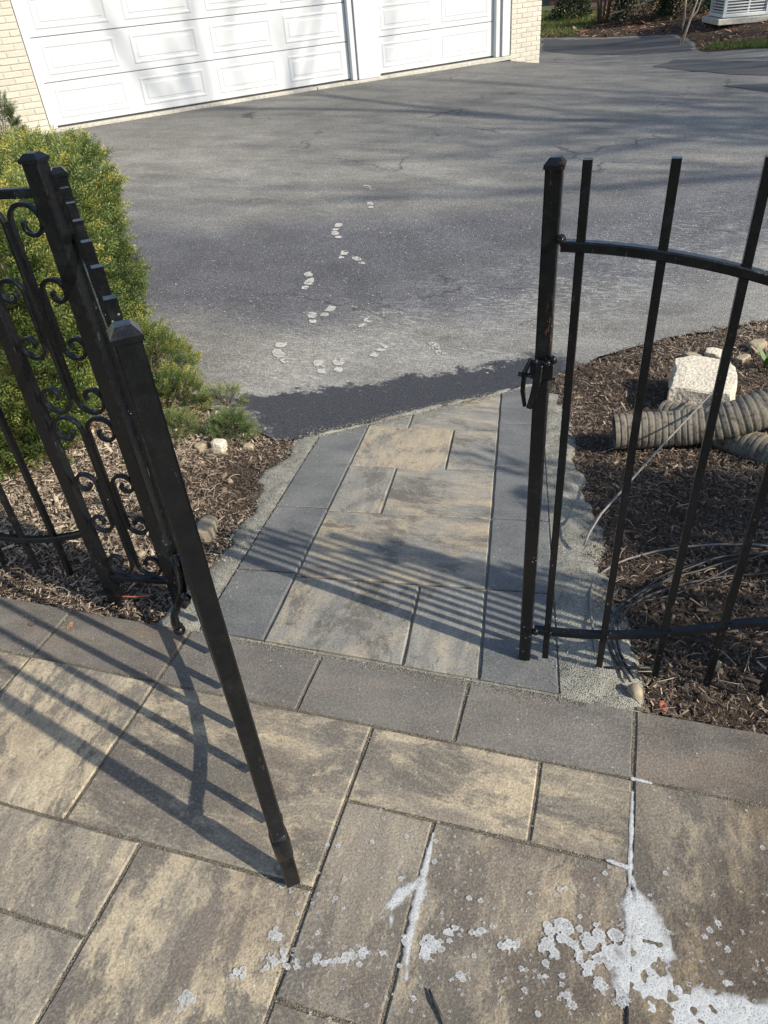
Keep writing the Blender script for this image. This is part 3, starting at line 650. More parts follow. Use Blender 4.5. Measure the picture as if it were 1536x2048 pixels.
def straw(name, poly, n, label):
    P = np.array(poly); lo, hi = P.min(0), P.max(0); q = rng.uniform(lo, hi, (n*4, 2)); q = q[inside(q, P)][:n]; V = []; F = []; tn = []
    for a in q:
        L = rng.uniform(.02, .075); az = rng.uniform(0, 6.28); bend = rng.normal(0, .3); z0 = float(lumps(a[0], a[1]))+rng.uniform(.008, .02); w = rng.uniform(.0007, .0016); b0 = len(V)
        for s_ in range(5):
            t_ = s_/4; an = az+bend*t_; px, py = a[0]+L*t_*math.cos(an), a[1]+L*t_*math.sin(an); zz = z0+0.006*math.sin(t_*3)
            V += [(px-math.sin(an)*w, py+math.cos(an)*w, zz), (px+math.sin(an)*w, py-math.cos(an)*w, zz), (px, py, zz+w*1.6)]
        for s_ in range(4):
            for j in range(3): F.append((b0+s_*3+j, b0+s_*3+(j+1) % 3, b0+s_*3+3+(j+1) % 3, b0+s_*3+3+j))
        tn += [rng.uniform(.7, 1)]*15
    link(name, fast_mesh(name, np.array(V), np.array(F), {'tint': np.array(tn)}), M['mulch'], kind='stuff', label=label, cat='straw')
straw('dry_straw', [(-2.4, 1.29), (-1.2, 1.29), (-1.3, 1.9), (-1.6, 2.5), (-2.2, 2.5)], 380, 'dry straw and pine needles on the mulch left of the path')
straw('dry_straw', [(.1, 1.29), (.7, 1.29), (.9, 2.6), (.1, 2.6)], 110, 'thin dry stalks on the dark mulch behind the closed gate leaf')

# loose grains beside the path and in the joints' mouths
def grains(name, V, n, label, spread=0.03):
    idx = rng.integers(0, len(V), n); p = V[idx]+np.column_stack([rng.normal(0, spread, (n, 2)), np.zeros(n)])
    p[:, 2] = np.maximum(V[idx, 2], lumps(p[:, 0], p[:, 1]))+.001
    onp = ((p[:, 0]-PO[0])*math.cos(HD)+(p[:, 1]-PO[1])*math.sin(HD)); on = (onp < 0.0) & (onp > -1.055)
    p[on, 2] = path_z(p[on, 1])+0.0008
    p = p[p[:, 1] > 1.285]
    s_ = rng.uniform(.001, .003, len(p)); tv = np.array([(0, 0, .9), (.9, 0, -.4), (-.5, .8, -.4), (-.5, -.8, -.4)]); tf = np.array([(0, 1, 2), (0, 2, 3), (0, 3, 1)])
    d = rng.normal(size=(len(p), 3)); Rm = frames(d, rng.uniform(0, 6, len(p)))*s_[:, None, None]
    V2, F2 = inst(tv, tf, Rm, p); link(name, fast_mesh(name, V2, F2, {'tint': np.repeat(rng.random(len(p)), 4)}), M['speck'], kind='stuff', label=label, cat='grit')
grains('grit_grains', gl, 5000, 'loose pale grit grains spilling over the left path edge')
grains('grit_grains', gr, 6000, 'loose pale grit grains spilling over the right path edge')
grains('grit_grains', ge, 4000, 'loose pale grit grains at the far end of the path')

def joint_grains():
    pts = []
    for (xa, xb, ya, yb, col, mt) in slabs:
        if yb < 0.2 or xa > .8 or xb < -2: continue
        n = int((xb-xa)*130); pts += [(rng.uniform(xa, xb), yb+rng.normal(0, .006)) for _ in range(n)]
        n = int((yb-ya)*110); pts += [(xb+rng.normal(0, .006), rng.uniform(ya, yb)) for _ in range(n)]
    for _ in range(2600):
        x = rng.uniform(-1.0, .05); pts.append((x, 1.268+abs(rng.normal(0, .012))*-1))
    p = np.array(pts); p = np.column_stack([p, np.full(len(p), .0006)]); s_ = rng.uniform(.0007, .0021, len(p))
    tv = np.array([(0, 0, .9), (.9, 0, -.4), (-.5, .8, -.4), (-.5, -.8, -.4)]); tf = np.array([(0, 1, 2), (0, 2, 3), (0, 3, 1)])
    Rm = frames(rng.normal(size=(len(p), 3)), rng.uniform(0, 6, len(p)))*s_[:, None, None]
    V2, F2 = inst(tv, tf, Rm, p); link('sand_grains', fast_mesh('sand_grains', V2, F2, {'tint': np.repeat(rng.uniform(.2, .8, len(p)), 4)}), M['speck'], kind='stuff', label='loose jointing sand scattered along the patio joints', cat='sand')
joint_grains()

# ------------------------------------------------------------------ garage
gar = empty('garage', (GX, GY, GZ), GA, label='cream brick garage with two white overhead doors across the driveway', cat='garage')
w = MB()
w.box((-2.0, 3.0, 1.2), (3.77, 6.2, 2.99)); w.box((8.61, 3.0, 1.2), (0.70, 6.2, 2.99)); w.box((4.05, 5.9, 1.2), (8.4, .4, 2.99))
w.box((4.07, 0.03, 2.42), (8.36, 0.25, 0.55))
w.build('wall', M['mortar'], gar)
rf = MB()
x0, x1 = -4.3, 9.4
rf.add([(x0, -.7, 2.62), (x1, -.7, 2.62), (x1, 3, 4.3), (x0, 3, 4.3), (x0, 6.7, 2.62), (x1, 6.7, 2.62), (x0, -.7, 2.75), (x1, -.7, 2.75), (x1, 3, 4.45), (x0, 3, 4.45), (x0, 6.7, 2.75), (x1, 6.7, 2.75)],
       [(0, 1, 2, 3), (3, 2, 5, 4), (6, 9, 8, 7), (9, 10, 11, 8), (0, 6, 7, 1), (4, 5, 11, 10), (0, 3, 9, 6), (3, 4, 10, 9), (1, 7, 8, 2), (2, 8, 11, 5)])
rf.build('roof', M['roof'], gar)
sl = MB()
sl.box((2.0, -0.035, -0.035), (4.32, 0.21, 0.066), ch=.006); sl.box((6.22, -0.035, -0.038), (4.08, 0.21, 0.066), ch=.006)
sl.build('door_sill', M['concrete'], gar)
tr = MB()
for xx, ww, dy in ((-.055, .10, -.02), (4.93, .095, -.02), (5.18, .40, -.06), (5.405, .045, -.02), (7.965, .085, -.02), (8.10, .10, -.045), (8.20, .09, -.02)):
    tr.box((xx, dy-0.02, 1.065), (ww-.004, 0.10, 2.13), ch=.004)
tr.box((4.07, -0.06, 2.20), (8.4, 0.10, 0.13), ch=.004)
tr.build('door_trim', M['white'], gar)
def overhead_door(xa, xb, cols):
    d = MB(); d.box(((xa+xb)/2, 0.07, 1.05), (xb-xa, 0.03, 2.12)); door = d.build('overhead_door', M['white'], gar)
    bt = MB(); bt.box(((xa+xb)/2, 0.022, 0.009), (xb-xa-.01, 0.03, 0.016)); bt.build('bottom_seal', M['rubber'], door)
    sh = 0.534; pw = (xb-xa)/cols
    sm = MB(); sm.box((0, 0, 0), (xb-xa-.004, 0.05, sh-.008), ch=.006); sme = sm.mesh('door_section')
    # raised long panel: sunk outer moulding + flat field with thin inner line
    pm = MB(); W2, H2 = pw/2-.11, sh/2-.085; pv_ = []
    for (dx, yy) in ((0.0, 0.001), (0.014, -.007), (0.030, -.007), (0.046, .0006), (0.078, .0), (0.088, -.006)):
        for a, b in ((-1, -1), (1, -1), (1, 1), (-1, 1)): pv_.append((a*(W2-dx), yy, b*(H2-dx)))
    pf = [(20, 21, 22, 23)]
    for r_ in range(5):
        for j in range(4): pf.append((r_*4+j, r_*4+(j+1) % 4, r_*4+4+(j+1) % 4, r_*4+4+j))
    pm.add(pv_, pf); pme = pm.mesh('raised_panel')
    for r_ in range(4):
        link('door_section', sme, M['white'], door, ((xa+xb)/2, 0.028, 0.018+sh*(r_+.5)))
        for c_ in range(cols):
            link('raised_panel', pme, M['white'], door, (xa+pw*(c_+.5), 0.0015, 0.018+sh*(r_+.5)))
overhead_door(0, 4.88, 4); overhead_door(5.43, 7.92, 2)
CH, BLN = 0.0765, 0.245
bme = []
for L_ in (BLN-.01, BLN/2-.01, 0.2):
    b = MB(); b.box((0, 0, 0), (L_, 0.10, CH-.010), ch=.005); bme.append(b.mesh('brick'))
def bricks(xa, xb, z0, z1):
    r_ = 0; z = z0
    while z < z1:
        x = xa-(0.0 if r_ % 2 == 0 else BLN/2)
        while x < xb-.03:
            a, b = max(x, xa), min(x+BLN, xb); L_ = b-a-.01
            if L_ > .05:
                o = link('brick', bme[0] if abs(L_-(BLN-.01)) < .01 else bme[1], M['brick'], gar, ((a+b)/2, -0.0575+random.uniform(-.002, .002), z+CH/2))
                o.scale = (L_/(BLN-.01) if abs(L_-(BLN-.01)) < .01 else L_/(BLN/2-.01), 1, 1); o.rotation_euler = (0, 0, random.uniform(-.006, .006))
            x += BLN
        z += CH; r_ += 1
bricks(-1.35, -0.115, -0.02, 1.82); bricks(8.26, 8.965, -0.22, 1.75)
# broken footing under the left brickwork
for k_ in range(7):
    b = MB(); b.box((0, 0, 0), (random.uniform(.12, .24), .10, random.uniform(.07, .12)), ch=.015)
    o = b.build('footing_stone', M['concrete'], gar, loc=(-.2-.17*k_, -.115, -.055)); o.rotation_euler = (0, random.uniform(-.15, .15), random.uniform(-.1, .1))

# ------------------------------------------------------------------ iron gates and fence
IR = M['iron']
CAPV = lambda w_: ([(-w_/2, -w_/2, 0), (w_/2, -w_/2, 0), (w_/2, w_/2, 0), (-w_/2, w_/2, 0), (-w_/2, -w_/2, .007), (w_/2, -w_/2, .007), (w_/2, w_/2, .007), (-w_/2, w_/2, .007), (-w_/4, -w_/4, .018), (w_/4, -w_/4, .018), (w_/4, w_/4, .018), (-w_/4, w_/4, .018)],
                   [(3, 2, 1, 0), (0, 1, 5, 4), (1, 2, 6, 5), (2, 3, 7, 6), (3, 0, 4, 7), (4, 5, 9, 8), (5, 6, 10, 9), (6, 7, 11, 10), (7, 4, 8, 11), (8, 9, 10, 11)])
def upright(name, par, x, y, z0, z1, w_, capw=None):
    b = MB(); b.sweep([(x, y, z0), (x, y, z1)], rect(w_, w_, w_*.09), up=(0, 1, 0)); o = b.build(name, IR, par)
    if capw:
        v, f = CAPV(capw); c = MB(); c.add([(p[0]+x, p[1]+y, p[2]+z1) for p in v], f); c.build('cap', IR, o)
    return o
def railcurve(par, fz, x0, x1, w_=.021, h_=.020, y=0.0, name='rail'):
    xs = np.linspace(x0, x1, 25); b = MB(); b.sweep([(x, y, fz(x)) for x in xs], rect(w_, h_, .003), up=(0, 0, 1)); return b.build(name, IR, par)
def weld(par, pts):
    b = MB()
    for (x, y, z, r_) in pts:
        bm = bmesh.new(); bmesh.ops.create_icosphere(bm, subdivisions=1, radius=r_)
        b.add([(x+v.co.x*random.uniform(.7, 1.2), y+v.co.y*random.uniform(.7, 1.2), z+v.co.z*random.uniform(.7, 1.3)) for v in bm.verts], [tuple(v.index for v in f.verts) for f in bm.faces]); bm.free()
    b.build('weld_bead', IR, par, smooth=True, kind='stuff')
def gate_leaf(name, loc, rz, zt, zb, fzb, fzt, W, side, label):
    """local x runs from latch stile (0) to hinge stile (W)"""
    g = empty(name, loc, rz, label=label, cat='gate', group='two leaves of the black iron gate')
    upright('stile', g, 0, 0, zb, zt, .031, .036); upright('stile', g, W, 0, zb+.02, zt, .031, .036)
    railcurve(g, fzb, .02, W-.018); railcurve(g, fzt, .02, W-.018)
    n = 6; off = .058 if side > 0 else .13
    xs = [W*(i+1)/(n+1) for i in range(n)] if side < 0 else [.055, .198, .34, .468, .60, .735, .87]
    for x in xs: upright('picket', g, x, 0, zb+(.008 if side < 0 else .012), zt+(.002 if side < 0 else .013), .0165)
    weld(g, [(.024, -.008, fzb(0), .012), (.026, .006, fzt(0), .011), (.02, 0, fzt(0)+.012, .010), (W-.02, 0, fzt(W), .012), (W-.02, -.006, fzb(W), .012)]+[(x+.008, -.012, fzb(x)+.006, .006) for x in xs])
    return g
hx, hy = -1.180, 1.414; lx, ly = -.518, .645
Wl = math.hypot(hx-lx, hy-ly)
fzbL = lambda s: np.interp(s, [0, .05, .15, .31, .46, .57, .73, .85, 1.05], [.205, .198, .165, .127, .117, .127, .150, .172, .20])
fztL = lambda s: 1.115-0.05*math.sin(min(max(s/Wl, 0), 1)*math.pi)
gl1 = gate_leaf('gate_leaf', (lx, ly, 0), math.atan2(hy-ly, hx-lx), 1.238, .012, fzbL, fztL, Wl, -1, 'black iron gate leaf swung open towards the viewer over the patio')
# thickened sleeve near the foot of the latch stile
sv = MB(); sv.sweep([(0, 0, .11), (0, 0, .13), (0, 0, .18), (0, 0, .205)], rect(.035, .035, .006), up=(0, 1, 0), scale=[.9, 1.03, 1.08, .9]); sv.build('sleeve', IR, gl1, smooth=True)
# lever latch on the open leaf
lt = MB(); pf = circ(.0075, 8)
lt.sweep([(.03, .020, .905), (.031, .022, .875), (.031, .024, .85), (.03, .028, .834), (.029, .040, .818), (.027, .050, .802), (.027, .052, .788), (.028, .050, .778)], pf, up=(1, 0, 0), scale=[.55, .65, .8, 1.0, .8, .8, .9, 1.1])
lt.sweep([(.03, .028, .834), (.014, .026, .842), (.0, .024, .848)], pf, up=(0, 0, 1), scale=[.9, .8, .7])
lt.build('latch_lever', IR, gl1, smooth=True)
bm = bmesh.new(); bmesh.ops.create_uvsphere(bm, u_segments=10, v_segments=8, radius=.0095); me = bpy.data.meshes.new('latch_knob'); bm.to_mesh(me); bm.free(); me.polygons.foreach_set('use_smooth', [True]*len(me.polygons))
link('latch_knob', me, IR, gl1, (.028, .050, .770))
fzbR = lambda s: .098+.52*s*s if s < .5 else .228+.3*(s-.5)-.25*(s-.5)**2
fztR = lambda s: 1.112-.36*s*s if s < .45 else 1.039-.20*(s-.45)+.25*(s-.45)**2
gl2 = gate_leaf('gate_leaf', (-.128, 1.395, 0), 0.0, 1.245, -.012, fzbR, fztR, 1.03, 1, 'closed black iron gate leaf standing at the right of the path')
kp = MB()
kp.sweep([(-.024, -.005, .885), (-.034, -.014, .86), (-.036, -.02, .82), (-.03, -.022, .785)], rect(.009, .015, .002), up=(0, 1, 0), scale=[1, 1.1, 1, .8])
kp.sweep([(-.004, -.032, .885), (-.006, -.036, .85), (-.012, -.036, .815), (-.02, -.03, .785)], rect(.009, .015, .002), up=(1, 0, 0), scale=[1, 1.1, 1, .8])
kp.sweep([(-.048, -.012, .853), (-.035, -.012, .85), (-.02, -.012, .852)], circ(.005, 8))
kp.box((.0, 0, .865), (.046, .046, .045), ch=.008)
kp.build('latch_keeper', IR, gl2)
weld(gl2, [(.012, -.026, .885, .009), (-.012, -.026, .888, .008), (.022, -.015, .89, .009), (.02, -.02, 1.128, .01)])

def scroll_path(x0, z0, z1, r_, sgn, bow=0.0):
    pts = []
    def curl(cz, top):
        out = []
        for k_ in range(26):
            a = k_/25*math.radians(385); rr = r_*(1-0.66*(k_/25)**1.1)
            # start at angle pi (inner side), turn outward over the end
            ang = math.pi-a if top else math.pi+a
            ccx = r_-(r_-rr)*0.35
            out.append((x0+sgn*(r_+rr*math.cos(ang)+(r_-rr)*.12), cz+rr*math.sin(ang)-(0.25*(r_-rr) if top else -0.25*(r_-rr))))
        return out
    bot = curl(z0+r_, False); top = curl(z1-r_, True)
    mid = [(x0+sgn*bow*math.sin(math.pi*t_)*-1, z0+r_+(z1-z0-2*r_)*t_) for t_ in np.linspace(0.03, .97, 10)]
    return bot[::-1]+mid+top
def scroll_column(name, loc, rz, W, label):
    g = empty(name, loc, rz, label=label, cat='gate post', group='scrollwork posts beside the gate')
    upright('post', g, 0, 0, -.25, 1.275, .041, .046); upright('post', g, -W, 0, -.25, 1.275, .035, .042)
    railcurve(g, lambda x: .088, -W+.018, -.02, .022, .02); railcurve(g, lambda x: 1.215, -W+.018, -.02, .022, .02)
    cx = -W/2
    for z0, z1, x_, r_ in ((.102, .665, .009, .044), (.668, 1.2, .009, .044), (.268, .482, .025, .035), (.822, 1.032, .025, .035)):
        for sg in (-1, 1):
            pts = [(cx+p[0], 0, p[1]) for p in scroll_path(sg*x_, z0, z1, r_, sg)]
            b = MB(); b.sweep(pts, rect(.0095, .015, .002), up=(0, 1, 0)); b.build('scroll', IR, g)
    return g
PX, PY = -1.196, 1.372
col_rz = math.atan2(1.372-1.347, .229)
scroll_column('scroll_post', (PX, PY, 0), col_rz, .231, 'black iron scrollwork post holding the open gate leaf, yew hedge behind')
for hz_ in (1.165, .26):
    b = MB(); b.box((Wl+.028, .012, hz_), (.05, .026, .05), ch=.006); b.build('hinge_plate', IR, gl1)
    b = MB(); b.sweep([(Wl+.024, -.006, hz_-.034), (Wl+.024, -.006, hz_+.038)], circ(.010, 10), up=(0, 1, 0)); b.build('hinge_pin', IR, gl1, smooth=True)
scroll_column('scroll_post', (1.17, 1.39, 0), 0, .231, 'scrollwork post past the right edge of the picture')
def fence_panel(name, x_start, y, direction, n, label):
    g = empty(name, (x_start, y, 0), 0, label=label, cat='fence', group='black iron fence panels')
    W = n*.13+.02
    fb = lambda x: .262-.42*abs(x)+.55*x*x if abs(x) < .4 else .182
    for k_ in range(n): upright('picket', g, direction*(.145+.13*k_), 0, .065, 1.2, .0165)
    railcurve(g, fb, 0, direction*W); railcurve(g, lambda x: 1.1, 0, direction*W)
    upright('post', g, direction*(W+.05), 0, -.2, 1.25, .044, .056)
fence_panel('fence_panel', -1.427, 1.352, -1, 11, 'black iron picket fence in front of the yew hedge')
fence_panel('fence_panel', 1.17, 1.39, 1, 12, 'black iron picket fence past the right edge of the picture')

# ------------------------------------------------------------------ yew hedge and small shrubs
def sprig_template(n=26, L=0.075, nl=0.026, nw=0.0044):
    V = []; F = []; tip = []
    for k_ in range(n):
        t_ = (k_+1)/n; x = L*t_; a = k_*2.4; b0 = len(V)
        dr = np.array([0.45+0.35*t_, 0.95*math.cos(a), 0.95*math.sin(a)*0.8]); dr /= np.linalg.norm(dr)
        sd = np.cross(dr, (0.3, -math.sin(a), math.cos(a))); sd /= np.linalg.norm(sd); ln = nl*(1.05-.35*t_)
        p = np.array([x, 0, 0])
        V += [p, p+dr*ln*.5+sd*nw/2, p+dr*ln, p+dr*ln*.5-sd*nw/2]; F.append((b0, b0+1, b0+2, b0+3)); tip += [x_+(t_-.6)*.35 for x_ in (-.30, -.03, .17, -.03)]  # dark needle bases, bright tips: occlusion shade painted into the tint
    b0 = len(V); w_ = .0012
    V += [np.array((0, -w_, 0)), np.array((L, 0, 0)), np.array((L, 0, .0005)), np.array((0, w_, 0))]; F.append((b0, b0+1, b0+2, b0+3)); tip += [-.3]*4
    return np.array(V), np.array(F), np.array(tip)
def foliage(name, pts, dirs, scale, tint, mat, parent=None, tpl=None, **k):
    tv, tf, tip = tpl or sprig_template(); n = len(pts)
    Rm = frames(dirs, rng.uniform(0, 6.28, n))*scale[:, None, None]
    V, F = inst(tv, tf, Rm, pts); at = np.clip(np.repeat(tint, len(tv))+np.tile(tip, n), 0, 1)
    return link(name, fast_mesh(name, V, F, {'tint': at}), mat, parent, **k)
def hedge():
    g = empty('yew_hedge', (-3.3, 2.9, -.1), label='clipped yew hedge, yellow-green, behind the fence at the left', cat='hedge')
    P = np.array([(-2.30, 1.86), (-2.26, 2.34), (-2.56, 3.05), (-2.88, 3.84), (-2.98, 3.96), (-4.9, 4.2), (-4.9, 1.68), (-2.5, 1.68)])
    cen = P.mean(0); zt = .84
    per = np.vstack([P, P[:1]]); seg = np.diff(per, axis=0); sl_ = np.linalg.norm(seg, axis=1)
    wt = sl_*np.array([1.35, 1.3, 1.3, 1.0, .35, .15, .5, 1]); n1 = 6600
    si = rng.choice(len(sl_), n1, p=wt/wt.sum()); tt = rng.random(n1)
    pt = per[si]+seg[si]*tt[:, None]; nr = np.stack([seg[si, 1], -seg[si, 0]], 1)/sl_[si][:, None]
    z = rng.uniform(-.16, zt, n1)
    rnd = 0.03*np.clip((z-.6)/.2, 0, 1)**2 + 0.05*np.clip((.12-z)/.2, 0, 1)
    lump = vnoise(np.column_stack([pt, z]), 3.2, 3)*.055+vnoise(np.column_stack([pt, z]), 8.5, 5)*.06
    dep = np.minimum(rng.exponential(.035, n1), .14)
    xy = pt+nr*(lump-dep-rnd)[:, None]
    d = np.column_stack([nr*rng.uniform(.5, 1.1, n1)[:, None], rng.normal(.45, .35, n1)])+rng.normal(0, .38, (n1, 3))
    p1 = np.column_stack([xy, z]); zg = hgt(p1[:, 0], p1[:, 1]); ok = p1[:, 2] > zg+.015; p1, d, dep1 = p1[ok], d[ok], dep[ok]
    t1 = rng.normal(.455, .14, len(p1))-dep1*3.2+.14*vnoise(p1, 2.2, 11)+.10*np.clip((p1[:, 2]-.3)/.5, 0, 1)+.16*vnoise(p1, 8.5, 5)  # deeper sprigs get darker: shade of the gaps put into the tint
    t1 = np.where(rng.random(len(p1)) < .05, t1+.35, t1)
    n2 = 4300; q = rng.uniform(P.min(0), P.max(0), (n2*3, 2)); q = q[inside(q, cen+(P-cen)*.97)]; wq = np.exp(-((q[:, 0]+2.6)/1.3)**2)+.35; q = q[rng.random(len(q)) < wq][:n2]
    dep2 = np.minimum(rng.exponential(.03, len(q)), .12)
    dist = np.min([np.abs((q-per[i])@np.array([seg[i, 1], -seg[i, 0]])/sl_[i]) for i in range(len(sl_))], 0)
    z2 = zt+.03+.03*v2noise(q[:, 0], q[:, 1], 2.2, 21, 2)-dep2-.03*np.exp(-(dist/.06)**1.5)
    p2 = np.column_stack([q, z2]); d2_ = np.column_stack([rng.normal(0, .45, (len(q), 2)), rng.uniform(.5, 1.2, len(q))])
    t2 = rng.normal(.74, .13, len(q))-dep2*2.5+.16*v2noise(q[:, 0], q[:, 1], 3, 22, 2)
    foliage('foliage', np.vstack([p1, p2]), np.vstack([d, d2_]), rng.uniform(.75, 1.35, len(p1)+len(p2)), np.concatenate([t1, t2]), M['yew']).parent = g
    # shaded inner mass of old twigs
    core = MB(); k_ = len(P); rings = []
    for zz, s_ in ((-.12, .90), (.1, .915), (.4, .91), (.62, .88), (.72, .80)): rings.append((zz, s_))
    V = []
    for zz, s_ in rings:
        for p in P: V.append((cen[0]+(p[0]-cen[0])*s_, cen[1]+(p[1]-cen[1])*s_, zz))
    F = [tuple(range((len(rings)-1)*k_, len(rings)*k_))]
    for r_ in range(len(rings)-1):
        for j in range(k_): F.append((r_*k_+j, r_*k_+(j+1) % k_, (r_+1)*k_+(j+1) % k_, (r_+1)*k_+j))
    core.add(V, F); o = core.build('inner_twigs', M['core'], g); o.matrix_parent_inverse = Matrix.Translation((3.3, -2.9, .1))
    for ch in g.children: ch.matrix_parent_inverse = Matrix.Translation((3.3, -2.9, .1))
hedge()
def mound(name, c, rad, h_, n, mat, label, cat, tint=(.5, .14), sc=(.5, .9), tpl=None, trunk=True, group=None):
    z0 = float(hgt(c[0], c[1])); g = empty(name, (c[0], c[1], z0), label=label, cat=cat, group=group)
    a = rng.uniform(0, 6.28, n); r_ = np.sqrt(rng.random(n)); el = np.arccos(rng.uniform(0.0, 1, n))
    dirn = np.stack([np.cos(a)*np.sin(el), np.sin(a)*np.sin(el), np.cos(el)], 1); rr = rng.uniform(.72, 1.0, n)*(1+.22*vnoise(dirn, 2.2, c[0]*3))
    p = dirn*rr[:, None]*np.array([rad[0], rad[1], h_])
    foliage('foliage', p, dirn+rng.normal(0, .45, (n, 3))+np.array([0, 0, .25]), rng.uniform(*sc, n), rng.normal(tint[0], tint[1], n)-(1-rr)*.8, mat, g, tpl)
    if trunk:
        b = MB()
        for k_ in range(7):
            an = k_*.9; e = (rad[0]*.55*math.cos(an), rad[1]*.55*math.sin(an), h_*.7)
            b.sweep([(0, 0, -.03), (e[0]*.4, e[1]*.4, e[2]*.35), e], circ(.007, 5), scale=[1, .7, .3])
        b.build('stems', M['bark'], g)
    return g
mound('low_yew', (-2.38, 3.05), (.22, .28), .32, 760, M['yew'], 'low bright green yew shoot spreading out at the foot of the hedge by the driveway', 'shrub', (.66, .14), (.6, 1.0))
mound('low_yew', (-2.13, 2.80), (.20, .15), .18, 520, M['yew'], 'small green yew mound beside the driveway edge, nearest the path', 'shrub', (.66, .15), (.5, .9))
mound('ground_juniper', (-1.96, 2.56), (.14, .10), .08, 330, M['juniper'], 'low green juniper tuft in front of the small yew mound', 'shrub', (.72, .2), (.4, .7))
mound('ground_juniper', (-1.66, 2.60), (.10, .09), .11, 240, M['juniper'], 'small fresh green tuft beside a pale stone at the mulch edge', 'shrub', (.5, .15), (.4, .8))
mound('brown_shrub', (-1.86, 2.93), (.10, .08), .10, 120, M['juniper'], 'half-dry brownish twig tuft at the asphalt edge by the hedge', 'shrub', (.8, .15), (.4, .7))
mound('upright_yew', (-7.9, 8.6), (.33, .33), .75, 700, M['yew'], 'dark yew bush in front of the cream brick wall, cut by the left edge', 'shrub', (.36, .12), (.9, 1.5))

# ------------------------------------------------------------------ stones, pipe, cables and other small things
def rock(name, loc, size, mat, label, seed, group=None, rz=0.0, sub=3, rough=.22):
    bm = bmesh.new(); bmesh.ops.create_icosphere(bm, subdivisions=sub, radius=1.0)
    V = np.array([v.co[:] for v in bm.verts]); n = vnoise(V, 0.9, seed)*rough*1.3+vnoise(V, 2.6, seed+1)*rough*.18
    V = np.clip(V*(1+n[:, None]), -.72, .72)*np.array(size)/1.5
    for v, q in zip(bm.verts, V): v.co = q
    me = bpy.data.meshes.new(name); bm.to_mesh(me); bm.free(); me.polygons.foreach_set('use_smooth', [True]*len(me.polygons))
    o = link(name, me, mat, None, loc, label=label, cat='stone', group=group); o.rotation_euler = (random.uniform(-.1, .1), random.uniform(-.1, .1), rz); return o
# limestone block
def block():
    top = [(.292, 3.33), (.553, 3.285), (.595, 3.45), (.60, 3.585), (.562, 3.655), (.44, 3.69), (.392, 3.685), (.318, 3.645), (.325, 3.52)]
    T2 = dense(top+[top[0]], .03)[:-1]; T2 = T2+np.stack([v2noise(T2[:, 0], T2[:, 1], 25, 60, 2), v2noise(T2[:, 0], T2[:, 1], 25, 66, 2)], 1)*.006
    c = T2.mean(0); n = len(T2); V = []; F = []
    for s_, z, j in ((1.04, -.33, .006), (1.06, -.26, .008), (1.03, -.19, .007), (1.0, -.155, .003), (.975, -.147, .001), (.6, -.144, .001), (.25, -.146, .001)):
        for q in T2:
            V.append((c[0]+(q[0]-c[0])*s_+random.uniform(-j, j), c[1]+(q[1]-c[1])*s_+random.uniform(-j, j), z+random.uniform(-j, j)*.5+.004*float(v2noise(q[0]*s_, q[1]*s_, 12, 70))))
    R_ = 7
    for r_ in range(R_-1):
        for i in range(n): F.append((r_*n+i, r_*n+(i+1) % n, (r_+1)*n+(i+1) % n, (r_+1)*n+i))
    F.append(tuple((R_-1)*n+i for i in range(n)))
    b = MB(); b.add(V, F); b.build('limestone_block', M['limestone'], None, label='large flat-topped pale limestone block lying in the right mulch bed', cat='stone')
block()
ST = [(-1.36, 1.815, (.085, .045, .035), 'flat yellowish stone at the grit edge behind the open gate leaf', 1), (-1.655, 2.46, (.042, .04, .045), 'whitish angular stone beside the fresh green tuft', 2), (-1.545, 2.53, (.032, .022, .018), 'small tan pebble on the mulch near the asphalt', 3),
      (-1.735, 2.43, (.03, .03, .03), 'grey stone chip left of the whitish angular stone', 4), (.166, 1.328, (.026, .022, .042), 'small pointed cream stone standing at the patio corner by the cables', 5), (.565, 4.12, (.07, .05, .03), 'flat pale stone chip behind the limestone block', 6),
      (.46, 4.03, (.085, .045, .035), 'dark-sided stone slab just behind the limestone block', 7), (.70, 4.06, (.06, .035, .025), 'pale sliver of stone right of the limestone block', 8), (.79, 4.24, (.06, .05, .04), 'rounded tan stone near the asphalt at the right edge', 9), (.372, 1.50, (.02, .018, .02), 'tiny yellowish pebble on the mulch behind the lower gate rail', 10),
      (-1.50, 1.60, (.02, .016, .014), 'small white pebble near the foot of the scrollwork post', 11), (-1.20, 1.305, (.018, .016, .014), 'tan pebble at the patio edge by the open leaf', 12), (-1.47, 2.2, (.022, .014, .010), 'pale chip of stone in the middle of the left mulch', 13)]
for x, y, sz, lab, sd in ST:
    rock('stone', (x, y, float(lumps(x, y))+sz[2]*.35), [q*1.5 for q in sz], M['limestone'] if sd in (2, 6) else M['stone'], lab, sd*3, rz=random.uniform(0, 3), sub=2 if sz[0] < .03 else 3)

